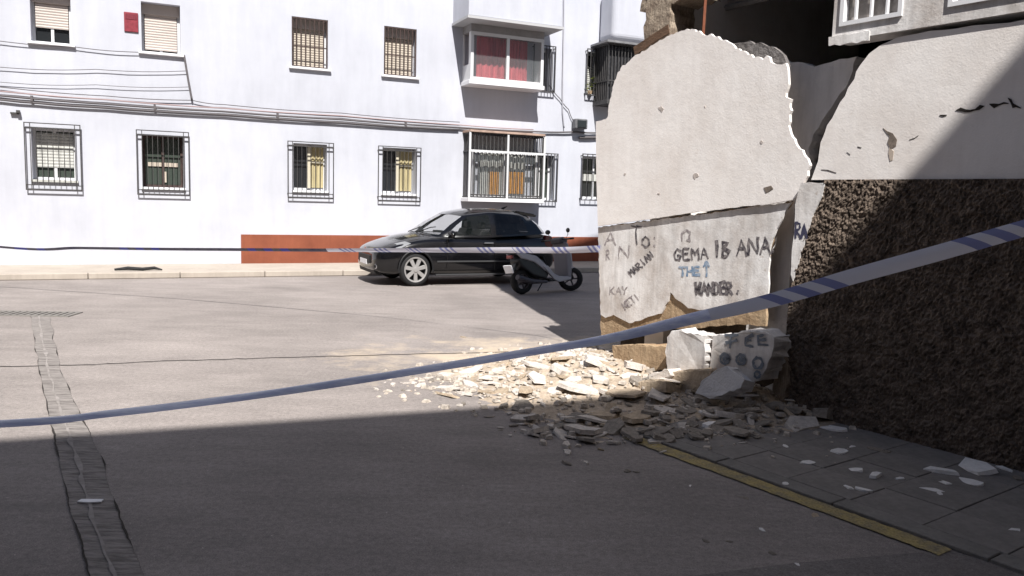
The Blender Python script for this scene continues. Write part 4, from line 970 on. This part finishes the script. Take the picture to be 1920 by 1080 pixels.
# ------------------------------------------------------------------ car
def car():
    FWD = FA.ang+pi; fw = Vector((cos(FWD), sin(FWD), 0)); lf = Vector((-sin(FWD), cos(FWD), 0))
    cpos = gnd(778, 537) - fw*1.27*.9 - lf*.80
    root = empty('parked_car', cpos, FWD, 'black hatchback car parked along the white building', 'car')
    paint = mat('black_car_paint', (.004, .004, .005), .16, spec=.45, coat=.45); trim = mat('black_trim', (.012, .012, .013), .6)
    chrome = mat('headlamp_chrome', (.7, .7, .72), .12, metal=.8); lens = mat('lamp_lens', (.20, .205, .215), .08, spec=.6)
    #      x     hw   zlo  zhi
    ST = [(2.08, .50, .34, .60), (2.03, .68, .25, .68), (1.86, .78, .20, .76), (1.55, .84, .19, .85), (1.15, .86, .19, .945), (.75, .865, .19, .965), (.1, .87, .19, .955), (-.6, .87, .19, .965), (-1.2, .87, .20, .99), (-1.62, .84, .22, 1.0), (-1.85, .77, .28, .96), (-1.96, .62, .36, .86)]
    mb = MB(); vs = []; n = 0
    for x, hw, a, b in ST:
        h = b-a; half = [(0, a), (hw*.80, a), (hw*.955, a+.10*h), (hw*.99, a+.30*h), (hw, a+.55*h), (hw*.985, a+.80*h), (hw*.90, a+.95*h), (hw*.5, b+.012), (0, b+.02)]
        ring = half+[(-y, z) for y, z in half[-2:0:-1]]; n = len(ring); vs += [(x, y, z) for y, z in ring]
    fs = []
    for i in range(len(ST)-1):
        for j in range(n): fs.append((i*n+j, i*n+(j+1) % n, (i+1)*n+(j+1) % n, (i+1)*n+j))
    fs += [tuple(range(n)), tuple(range((len(ST)-1)*n+n-1, (len(ST)-1)*n-1, -1))]
    body = mb.add(vs, fs).build('body', paint, None)
    body.modifiers.new('s', 'SUBSURF').levels = 2
    cut = MB()
    for ax in (1.27, -1.27):
        for sd_ in (1, -1):
            cut.lathe_y([(0.0001, sd_*.50), (.345, sd_*.50), (.345, sd_*1.1), (.0001, sd_*1.1)], (ax, 0, .325), 28)
    co = cut.build('cut', trim, None); bmod = body.modifiers.new('b', 'BOOLEAN'); bmod.object = co; bmod.solver = 'EXACT'; bmod.operation = 'DIFFERENCE'
    dg_ = bpy.context.evaluated_depsgraph_get(); me = bpy.data.meshes.new_from_object(body.evaluated_get(dg_))
    body.modifiers.clear(); body.data = me; bpy.data.objects.remove(co, do_unlink=True)
    me.materials.clear(); me.materials.append(paint); me.polygons.foreach_set('use_smooth', [True]*len(me.polygons)); body.parent = root; body.name = 'body'
    try: me.set_sharp_from_angle(angle=radians(38))
    except Exception: pass
    # cabin
    belt = [(1.12, 0), (1.04, .44), (.80, .735), (.66, .79), (-.36, .82), (-.47, .82), (-1.22, .80), (-1.60, .72), (-1.80, .45), (-1.86, 0)]
    roof = [(.30, 0), (.27, .36), (.14, .55), (.03, .58), (-.36, .61), (-.46, .61), (-1.08, .585), (-1.28, .53), (-1.38, .34), (-1.41, 0)]
    zb_ = [.95, .945, .93, .93, .93, .935, .975, 1.0, 1.0, 1.0]; zr = [1.39, 1.385, 1.365, 1.36, 1.41, 1.41, 1.385, 1.36, 1.36, 1.36]
    T = [0, .07, .5, .90, 1.0]; full = list(range(10)); rings = []
    for t in T:
        L_ = []
        for k in range(10):
            bl = .035*sin(pi*t)
            x = belt[k][0]+(roof[k][0]-belt[k][0])*t; y = belt[k][1]+(roof[k][1]-belt[k][1])*t; z = zb_[k]+(zr[k]-zb_[k])*t
            d = Vector((x+.4, y, 0)); d = d.normalized() if d.length else d
            L_.append((x+d.x*bl, y+d.y*bl, z+bl*.3))
        rings.append(L_+[(p[0], -p[1], p[2]) for p in L_[-2:0:-1]])
    N = len(rings[0]); glass_m = mat('car_glass', (.02, .025, .025), .02, spec=.5); gb_ = glass_m.node_tree.nodes['Principled BSDF']; gb_.inputs['Alpha'].default_value = .24
    tint_m = mat('tinted_car_glass', (.006, .006, .007), .03, spec=.5); tint_m.node_tree.nodes['Principled BSDF'].inputs['Alpha'].default_value = .88
    kinds = ['w', 'w', 'p', 'f', 'p', 'r', 'p', 'b', 'b']; kinds = kinds+kinds[::-1]
    shell = MB(); gl = {}
    for i in range(4):
        for j in range(N):
            q = [rings[i][j], rings[i][(j+1) % N], rings[i+1][(j+1) % N], rings[i+1][j]]
            kd = kinds[j]
            if kd == 'p' or i in (0, 3): shell.add(q, [(0, 1, 2, 3)])
            else: gl.setdefault((kd, j < 9 if kd in 'fr' else 0), MB()).add(q, [(0, 1, 2, 3)])
    top_ = rings[-1]; cen = Vector((-.6, 0, 1.455)); inner = [tuple(Vector(p).lerp(Vector((-.6+(p[0]+.6)*.5, p[1]*.5, 1.475)), .85)) for p in top_]
    k = len(shell.v); shell.v += top_+inner+[(-.6, 0, 1.482)]
    for j in range(N):
        shell.f.append((k+j, k+(j+1) % N, k+N+(j+1) % N, k+N+j)); shell.f.append((k+N+j, k+N+(j+1) % N, k+2*N))
    bm_ = shell.build('cabin_shell', paint, root, smooth=True)
    m_ = bpy.data.meshes.new('x'); bmx = bmesh.new(); bmx.from_mesh(bm_.data); bmesh.ops.remove_doubles(bmx, verts=bmx.verts, dist=.0005); bmesh.ops.recalc_face_normals(bmx, faces=bmx.faces); bmx.to_mesh(bm_.data); bmx.free()
    nm = {'w': 'windscreen', 'f': 'front_side_window', 'r': 'rear_side_window', 'b': 'rear_window'}
    for (kd, _), g in gl.items():
        o = g.build(nm[kd], glass_m if kd in 'wf' else tint_m, root, smooth=True, fixn=False)
    # interior
    mb = MB(); mb.box(.2, .35, -.7, .7, .9, 1.0); mb.build('dashboard', trim, root)
    for sx, sy in ((-.25, .37), (-.25, -.37), (-1.0, .37), (-1.0, -.37)):
        s = MB().prism([(sx-.10, .85), (sx+.12, .85), (sx+.02, 1.06), (sx-.12, 1.06)], sy-.23, sy+.23).build('seat_back', trim, root, bevel=.03, seg=2)
        MB().box(sx-.13, sx-.03, sy-.11, sy+.11, 1.07, 1.21).build('headrest', trim, s, bevel=.03, seg=2)
    # wheels
    rim_m = mat('alloy_rim', (.42, .41, .40), .35, metal=.5)
    for ax in (1.27, -1.27):
        for sd_ in (1, -1):
            wv = MB().lathe_y([(.20, .09), (.235, .10), (.28, .10), (.312, .075), (.318, .0), (.312, -.075), (.28, -.10), (.2, -.1)], n=36).build('wheel', M_BLACK, root, smooth=True)
            wv.location = (ax, sd_*.735, .318)
            if sd_ < 0: wv.rotation_euler = (0, 0, pi)
            MB().lathe_y([(0, .02), (.20, .02), (.205, .085), (.228, .098), (.236, .09)], n=36).build('rim_dish', trim, wv, smooth=False)
            MB().lathe_y([(.206, .07), (.210, .100), (.238, .106), (.240, .09)], n=36).build('rim', rim_m, wv)
            for s in range(7):
                a = 2*pi*s/7+.2; u = Vector((cos(a), 0, sin(a))); v = Vector((-sin(a), 0, cos(a)))
                q = [u*.03-v*.030, u*.215-v*.040, u*.215+v*.040, u*.03+v*.030]; mb = MB()
                mb.add([p+Vector((0, .055, 0)) for p in q]+[q[0]+Vector((0, .10, 0)), q[1]+Vector((0, .092, 0)), q[2]+Vector((0, .092, 0)), q[3]+Vector((0, .10, 0))], [(0,1,2,3),(4,5,6,7),(0,1,5,4),(1,2,6,5),(2,3,7,6),(3,0,4,7)])
                mb.build('spoke', rim_m, wv, bevel=.004)
            MB().lathe_y([(0, .115), (.045, .112), (.05, .05)], n=16).build('hub_cap', rim_m, wv)
            ar = MB().lathe_y([(.336, .865), (.352, .878), (.372, .868)], (ax, 0, .325), 36)
            ar.f = [f for f in ar.f if all(ar.v[i][2] > .22 for i in f)]
            if sd_ < 0: ar.v = [(x, -y, z) for x, y, z in ar.v]
            ar.build('wheel_arch', trim, root, fixn=False)
    # lamps, grille, mirrors, handles, sills
    for sd_ in (1, -1):
        hl = MB(); P = [(1.96, .50, .60), (1.90, .70, .61), (1.60, .825, .70), (1.36, .80, .80), (1.46, .72, .835), (1.78, .56, .755)]
        q = [Vector((x, sd_*y, z)) for x, y, z in P]; c = sum(q, Vector())/6; nrm = Vector((.55, sd_*.55, .62)).normalized()
        vs = [p+nrm*.012 for p in q]+[c+nrm*.05]+[p-nrm*.05 for p in q]
        fs = [(i, (i+1) % 6, 6) for i in range(6)]+[(i, (i+1) % 6, 7+(i+1) % 6, 7+i) for i in range(6)]
        o = hl.add(vs, fs).build('headlight', lens, root, smooth=False)
        MB().lathe_y([(0, .0), (.045, .0), (.05, .03), (.035, .045)], n=12).build('fog_light', chrome, root).matrix_basis = Matrix.Translation((1.995, sd_*.60, .37)) @ Matrix.Rotation(-pi/2+sd_*.5, 4, 'Z')
        m_ = MB(); m_.lathe_y([(0, -.09), (.055, -.08), (.085, -.02), (.08, .06), (0, .085)], n=14)
        mo = m_.build('door_mirror', paint, root, smooth=True); mo.location = (.56, sd_*.93, .99); mo.scale = (.65, 1.15, .9)
        MB().box(-.04, .03, -.14 if sd_ > 0 else .05, -.05 if sd_ > 0 else .14, -.04, .01).build('mirror_arm', trim, mo)
        MB().box(.50, .66, sd_*.885-.006, sd_*.885+.006, .955, .962).build('door_trim', trim, root)
        for hx in (-.28,):
            MB().box(hx-.10, hx+.10, sd_*.872-.02, sd_*.872+.02, .805, .835).build('door_handle', mat('dull_chrome', (.32, .32, .33), .3, metal=.8), root, bevel=.008)
        MB().box(-.86, .86, sd_*.862-.015, sd_*.862+.015, .205, .235).build('side_skirt', mat('dark_grey_trim', (.05, .05, .052), .35), root, bevel=.006)
        MB().box(-.80, .84, sd_*.872-.01, sd_*.872+.012, .455, .485).build('side_moulding', mat('dark_grey_trim', (.05, .05, .052), .35), root, bevel=.006)
        o = MB().prism([(-1.72, .72), (-1.60, .78), (-1.62, .98), (-1.76, .96), (-1.86, .8)], sd_*.70, sd_*.815).build('tail_light', mat('tail_lamp', (.10, .012, .012), .15, spec=.6), root, bevel=.01)
        # door shut lines
        for lx_ in (.62, -.42):
            MB().box(lx_-.004, lx_+.004, sd_*.8715-.003, sd_*.8715+.003, .30, .90).build('shut_line', M_VOID, root)
    MB().prism([(2.06, .40), (2.10, .42), (2.09, .56), (2.03, .58)], -.42, .42).build('grille', trim, root, bevel=.01)
    MB().box(2.085, 2.105, -.24, .24, .38, .47).build('number_plate', M_WHITE, root)
    MB().prism([(1.86, .19), (2.02, .21), (2.04, .30), (1.95, .32)], -.56, .56).build('front_lip', trim, root, bevel=.02, seg=2)
    MB().lathe_y([(0, 0), (.045, 0), (.05, .01), (0, .012)], n=12).build('badge', chrome, root).matrix_basis = Matrix.Translation((2.055, 0, .655)) @ Matrix.Rotation(-pi/2, 4, 'Z')
    MB().prism([(-1.05, 1.37), (-1.52, 1.33), (-1.56, 1.36), (-1.48, 1.395), (-1.05, 1.455)], -.50, .50).build('roof_spoiler', paint, root, bevel=.008)
    MB().box(-1.60, -1.582, -.14, .14, 1.338, 1.356).build('brake_light', mat('tail_lamp', (.10, .012, .012), .15), root)
    MB().tube([(-.98, 0, 1.47), (-1.03, 0, 1.50), (-1.10, 0, 1.53)], [.035, .02, .006], 8).build('antenna', trim, root)
    for sy in (.28, -.22):
        MB().tube([(1.08, sy, .985), (.86, sy+.25, 1.10), (.80, sy+.38, 1.115)], .009, 5).build('wiper', trim, root)
    return root
cr0 = car(); cr0.scale = (.90, 1, .96)

# ------------------------------------------------------------------ scooter
def scooter():
    rc = gnd(975, 552); ang = radians(40)
    fw = Vector((cos(ang), sin(ang), 0)); pos = rc+fw*.62
    root = empty('parked_scooter', pos, ang, 'grey and black motor scooter parked in shade by the broken wall', 'scooter')
    root.rotation_euler = (radians(-7), 0, ang)
    blk = mat('scooter_black', (.014, .014, .016), .4, spec=.5); sil = mat('scooter_silver', (.40, .39, .42), .35, .1, 4, metal=.15); gry = mat('scooter_grey', (.07, .065, .075), .4)
    for ax, yaw, nm_ in ((-.62, 0, 0), (.64, -.55, 1)):
        w = MB().lathe_y([(.15, .05), (.20, .06), (.235, .045), (.25, .0), (.235, -.045), (.20, -.06), (.15, -.05)], n=28).build('wheel', M_BLACK, root, smooth=True); w.location = (ax, 0, .25); w.rotation_euler = (0, 0, yaw)
        MB().lathe_y([(.145, .035), (.16, .05), (.165, .045), (.165, -.045), (.16, -.05), (.145, -.035)], n=28).build('rim', gry, w)
        for s in range(5):
            a = 2*pi*s/5; mb = MB().tube([(.02*cos(a), 0, .02*sin(a)), (.15*cos(a), 0, .15*sin(a))], .016, 6); mb.build('spoke', gry, w)
        MB().lathe_y([(0, .055), (.04, .055), (.045, 0), (.04, -.055), (0, -.055)], n=12).build('hub', gry, w)
    MB().prism([(-.72, .55), (-.45, .36), (-.10, .26), (-.02, .40), (-.16, .66), (-.70, .78), (-.80, .66)], -.14, .14).build('rear_body', blk, root, bevel=.04, seg=3)
    for sd_ in (1, -1):
        MB().prism([(-.84, .80), (-.72, .70), (-.42, .62), (-.16, .44), (-.08, .42), (-.14, .56), (-.36, .74), (-.64, .80)], sd_*.125, sd_*.175).build('side_panel', sil, root, bevel=.018, seg=2)
        MB().prism([(-.24, .54), (-.10, .40), (.04, .26), (.16, .20), (.48, .24), (.50, .30), (.18, .32), (.04, .38), (-.10, .54)], sd_*.14, sd_*.19).build('footboard_trim', sil, root, bevel=.015, seg=2)
    MB().prism([(-.86, .80), (-.60, .79), (-.22, .72), (-.12, .74), (-.20, .83), (-.50, .84), (-.62, .90), (-.84, .88)], -.14, .14).build('seat', M_BLACK, root, bevel=.035, seg=3)
    MB().box(-.05, .46, -.16, .16, .22, .29).build('footboard', blk, root, bevel=.02, seg=2)
    MB().prism([(.40, .26), (.50, .26), (.54, .60), (.46, .98), (.36, 1.02), (.38, .60)], -.19, .19).build('leg_shield', mat('scooter_fairing', (.22, .21, .23), .4), root, bevel=.035, seg=3)
    MB().prism([(.50, .40), (.60, .50), (.58, .80), (.47, 1.0), (.46, .7)], -.15, .15).build('front_cowl', sil, root, bevel=.04, seg=3)
    MB().prism([(.50, .60), (.74, .46), (.80, .36), (.74, .40), (.60, .48), (.48, .44)], -.07, .07).build('front_mudguard', sil, root, bevel=.02, seg=2)
    for sd_ in (1, -1): MB().tube([(.47, sd_*.075, .66), (.64, sd_*.075, .25)], .022, 8).build('fork_leg', blk, root)
    MB().prism([(.28, .98), (.46, .96), (.50, 1.06), (.38, 1.12), (.28, 1.08)], -.14, .14).build('handlebar_cowl', gry, root, bevel=.03, seg=2)
    MB().tube([(.34, .36, 1.06), (.36, .12, 1.06), (.36, -.12, 1.06), (.34, -.36, 1.06)], .017, 8).build('handlebar', blk, root)
    for sd_ in (1, -1):
        MB().tube([(.36, sd_*.22, 1.07), (.38, sd_*.26, 1.15), (.36, sd_*.28, 1.20)], .007, 6).build('mirror_stem', blk, root)
        mo = MB().lathe_y([(0, -.012), (.045, -.012), (.05, 0), (.04, .014), (0, .016)], n=16).build('mirror', blk, root, smooth=True); mo.rotation_euler = (0, 0, pi/2+.25*sd_); mo.location = (.36, sd_*.285, 1.235); mo.scale = (1.25, 1, 1)
        MB().tube([(.34, sd_*.36, 1.06), (.335, sd_*.45, 1.06)], .02, 8).build('grip', M_BLACK, root)
    pl_ = MB().box(-.012, .012, -.11, .11, -.08, .08).build('number_plate', M_WHITE, root); pl_.location = (-.92, 0, .50); pl_.rotation_euler = (0, -.35, 0)
    MB().prism([(-.90, .42), (-.86, .42), (-.66, .64), (-.72, .68)], -.05, .05).build('plate_bracket', blk, root)
    MB().box(-.90, -.84, -.08, .08, .70, .77).build('tail_light', mat('tail_lamp', (.10, .012, .012), .15), root, bevel=.015, seg=2)
    MB().prism([(-.70, .18), (-.10, .20), (-.06, .30), (-.40, .38), (-.62, .32)], .06, .14).build('engine_case', gry, root, bevel=.02, seg=2)
    MB().tube([(-.1, -.12, .22), (-.5, -.16, .24), (-.86, -.17, .34)], [.03, .05, .055], 10).build('exhaust', gry, root)
    MB().tube([(-.02, .10, .20), (.02, .30, .02)], .012, 6).build('side_stand', blk, root)
    return root
sc0 = scooter(); sc0.scale = (.92, .92, .87)

# ------------------------------------------------------------------ police tapes
def tape_material():
    m, N, L, b = nodes_of('police_tape')
    uv = N.new('ShaderNodeUVMap'); sx = N.new('ShaderNodeSeparateXYZ'); L.new(uv.outputs[0], sx.inputs[0])
    def ma(op, a, c, cl=False):
        n = N.new('ShaderNodeMath'); n.operation = op
        for i, v in enumerate((a, c)):
            if v is None: continue
            if isinstance(v, (int, float)): n.inputs[i].default_value = v
            else: L.new(v, n.inputs[i])
        return n.outputs[0]
    u = ma('ADD', sx.outputs[0], ma('MULTIPLY', sx.outputs[1], .055))
    g = ma('LESS_THAN', ma('FRACT', ma('DIVIDE', u, .50), None), .42)
    s = ma('LESS_THAN', ma('FRACT', ma('DIVIDE', u, .075), None), .5)
    f = ma('MULTIPLY', g, s)
    mx = N.new('ShaderNodeMix'); mx.data_type = 'RGBA'; L.new(f, mx.inputs['Factor']); mx.inputs['A'].default_value = (.66, .66, .74, 1); mx.inputs['B'].default_value = (.22, .24, .45, 1)
    L.new(mx.outputs['Result'], b.inputs['Base Color']); b.inputs['Roughness'].default_value = .35; b.inputs['Specular IOR Level'].default_value = .4
    tr = N.new('ShaderNodeBsdfTranslucent'); L.new(mx.outputs['Result'], tr.inputs[0]); ms = N.new('ShaderNodeMixShader'); ms.inputs[0].default_value = .3
    L.new(b.outputs[0], ms.inputs[1]); L.new(tr.outputs[0], ms.inputs[2]); L.new(ms.outputs[0], N['Material Output'].inputs[0])
    return m
M_TAPE = tape_material()
M_FOLD = mat('folded_police_tape', (.84, .85, .95), .4, .35, 9, stretch=(.25, 8, 8), col2=(.56, .58, .78))
M_DASH = mat('blue_tape_print', (.05, .06, .42), .4)
M_TAPESHADE = mat('painted_tape_shade', (.13, .13, .17), .5, .4, 6, col2=(.05, .05, .12))  # dark tone paints the shaded underside of the twisted tape
def tape(name, pts, width, twist, label, fold=0., fm=None):
    P = [Vector(p) for p in pts]; n = len(P); me = bpy.data.meshes.new(name); vs = []; uvs = []; fs = []; ln = 0.; K = 4
    for i, p in enumerate(P):
        if i: ln += (P[i]-P[i-1]).length
        t = (P[min(i+1, n-1)]-P[max(i-1, 0)]).normalized(); side = t.cross(Vector((0, 0, 1))).normalized(); upv = side.cross(t).normalized()
        tw = twist(i/(n-1)); w = upv*cos(tw)+side*sin(tw); nn = t.cross(w)
        for k in range(K+1):
            v = k/K-.5; curl = .006*(1-4*v*v)*(1+.6*sin(ln*7))
            vs.append(tuple(p+w*width*v+nn*curl)); uvs.append((ln, k/K))
    for i in range(n-1):
        for k in range(K): a = i*(K+1)+k; fs.append((a, a+1, a+K+2, a+K+1))
    me.from_pydata(vs, [], fs); ul = me.uv_layers.new(name='UVMap')
    for lp in me.loops: ul.data[lp.index].uv = uvs[lp.vertex_index]
    me.polygons.foreach_set('use_smooth', [True]*len(me.polygons)); me.materials.append(M_TAPE); me.materials.append(fm or M_FOLD); me.materials.append(M_DASH)
    for f_ in me.polygons:
        i_ = f_.index//K
        if i_/(n-1) < fold and not (fm and i_ % 16 in (9, 11, 13)): f_.material_index = 1
        elif fm and i_/(n-1) < fold: f_.material_index = 2
    o = bpy.data.objects.new(name, me); C.objects.link(o); return tag(o, label, 'tape', 'police tapes')
def spline(pts, n):
    out = []; m = len(pts)
    for i in range(m-1):
        p0 = pts[max(i-1, 0)]; p1 = pts[i]; p2 = pts[i+1]; p3 = pts[min(i+2, m-1)]
        for j in range(n):
            t = j/n; out.append(.5*((2*p1)+(-p0+p2)*t+(2*p0-5*p1+4*p2-p3)*t*t+(-p0+3*p1-3*p2+p3)*t*t*t))
    out.append(pts[-1]); return out
near = [(0, 795, 2.25), (200, 776, 2.26), (400, 752, 2.27), (600, 724, 2.27), (800, 692, 2.26), (1000, 659, 2.25), (1150, 633, 2.24), (1300, 597, 2.22), (1450, 562, 2.2), (1600, 518, 2.18), (1760, 474, 2.15), (1920, 428, 2.12)]
NP = [at_depth(*q) for q in near]
d0 = NP[-1]-NP[-3]; NP += [NP[-1]+d0*.9, NP[-1]+d0*2.2]
tt = 0
tgt = WA.w(1.9, -.05, 0); tgt.z = NP[-1].z+.25; NP.append(Vector(tgt))
z0 = NP[0].z; left = [Vector((-5.2, 2.3, z0+.05)), Vector((-3.9, 2.28, z0-.10)), Vector((-2.6, 2.26, z0-.085))]
NP = left+NP
def tw_near(s):
    xs_ = [0, .2, .38, .5, .6, .68, .75, 1]; ys_ = [-1.3, -1.3, -1.25, -1.2, -.85, -.5, -.25, -.15]
    return float(np.interp(s, xs_, ys_))
tape('police_tape', spline(NP, 10), .044, tw_near, 'blue and white police tape stretched diagonally across the foreground', .60)
far = [(0, 463, 12.0), (150, 465, 11.6), (300, 467, 11.2), (450, 468, 10.7), (600, 469, 10.2), (720, 469, 9.8), (850, 469, 9.3), (980, 469, 8.8), (1060, 469, 8.5)]
FP = [at_depth(*q) for q in far]; e = WA.hit(1119, 467, .0); FP.append(WA.w(e[0]-.02, .0, e[1])); FP.append(WA.w(e[0]+.01, .028, e[1]))
FP = [Vector((-12.2, 12.9, .95))]+FP
tape('police_tape', spline(FP, 10), .07, lambda s: float(np.interp(s, [0, .25, .45, .6, .7, 1], [1.0, .95, .9, .7, .35, .2])), 'taut police tape crossing in front of the car to the broken wall', .46, M_TAPESHADE)
for (x, y, h, lb) in ((-5.25, 2.3, 1.3, 'steel post holding the near police tape left of the frame'), (-12.25, 12.9, 1.2, 'steel post holding the far police tape left of the frame')):
    o = empty('steel_post', (x, y, 0), 0, lb, 'post', 'tape posts')
    MB().tube([(0, 0, 0), (0, 0, h)], .04, 12).build('pole', M_CABLE, o); MB().tube([(0, 0, 0), (0, 0, .02)], .12, 16).build('base', M_CABLE, o)

# ------------------------------------------------------------------ building behind the camera (its shade covers the foreground)
A = Vector((-3.21, 4.92, 0)); B = Vector((-.10, 6.08, 0)); e = (B-A).normalized(); eang = atan2(e.y, e.x)
BH = 13.0; off = Vector((SUN_AZ[0], SUN_AZ[1], 0)).normalized()*(BH/tan(SUN_EL)); org = A+off
bb = empty('unseen_block', org, eang, 'tall plain apartment block behind the viewer that shades the foreground', 'building')
MB().box(-22, 13.5, -9, -.25, 0, BH-.25).build('wall', wall_material('unseen_block_ochre', (.35, .31, .27), (.27, .24, .2), .5), bb)
MB().box(-22.2, 13.7, -9.2, 0, BH-.248, BH).build('roof_slab', M_CONC, bb)
for fl in range(4):
    for i in range(11):
        x = -20+i*3.0; w = MB().box(x, x+1.2, -.27, -.2, 1.0+fl*3.0, 2.4+fl*3.0).build('window', M_FRAME, bb); MB().box(x+.06, x+1.14, -.198, -.19, 1.06+fl*3.0, 2.34+fl*3.0).build('pane', M_GLASSD, w)

lb_ = empty('unseen_block', (-15, -9, 0), radians(4), 'unseen plain block left of the frame, added to cut skylight', 'building')  # unseen block added to hold skylight off the shaded ground
MB().box(-10, 0, 0, 20, 0, 12.5).build('wall', MATS['unseen_block_ochre'], lb_)
MB().box(-10.2, .2, -.2, 20.2, 12.502, 12.8).build('roof_slab', M_CONC, lb_)
for fl in range(4):
    for i in range(6):
        y = 1.2+i*3.1; w = MB().box(-.03, .05, y, y+1.2, 1.0+fl*3.0, 2.4+fl*3.0).build('window', M_FRAME, lb_); MB().box(.052, .06, y+.06, y+1.14, 1.06+fl*3.0, 2.34+fl*3.0).build('pane', M_GLASSD, w)
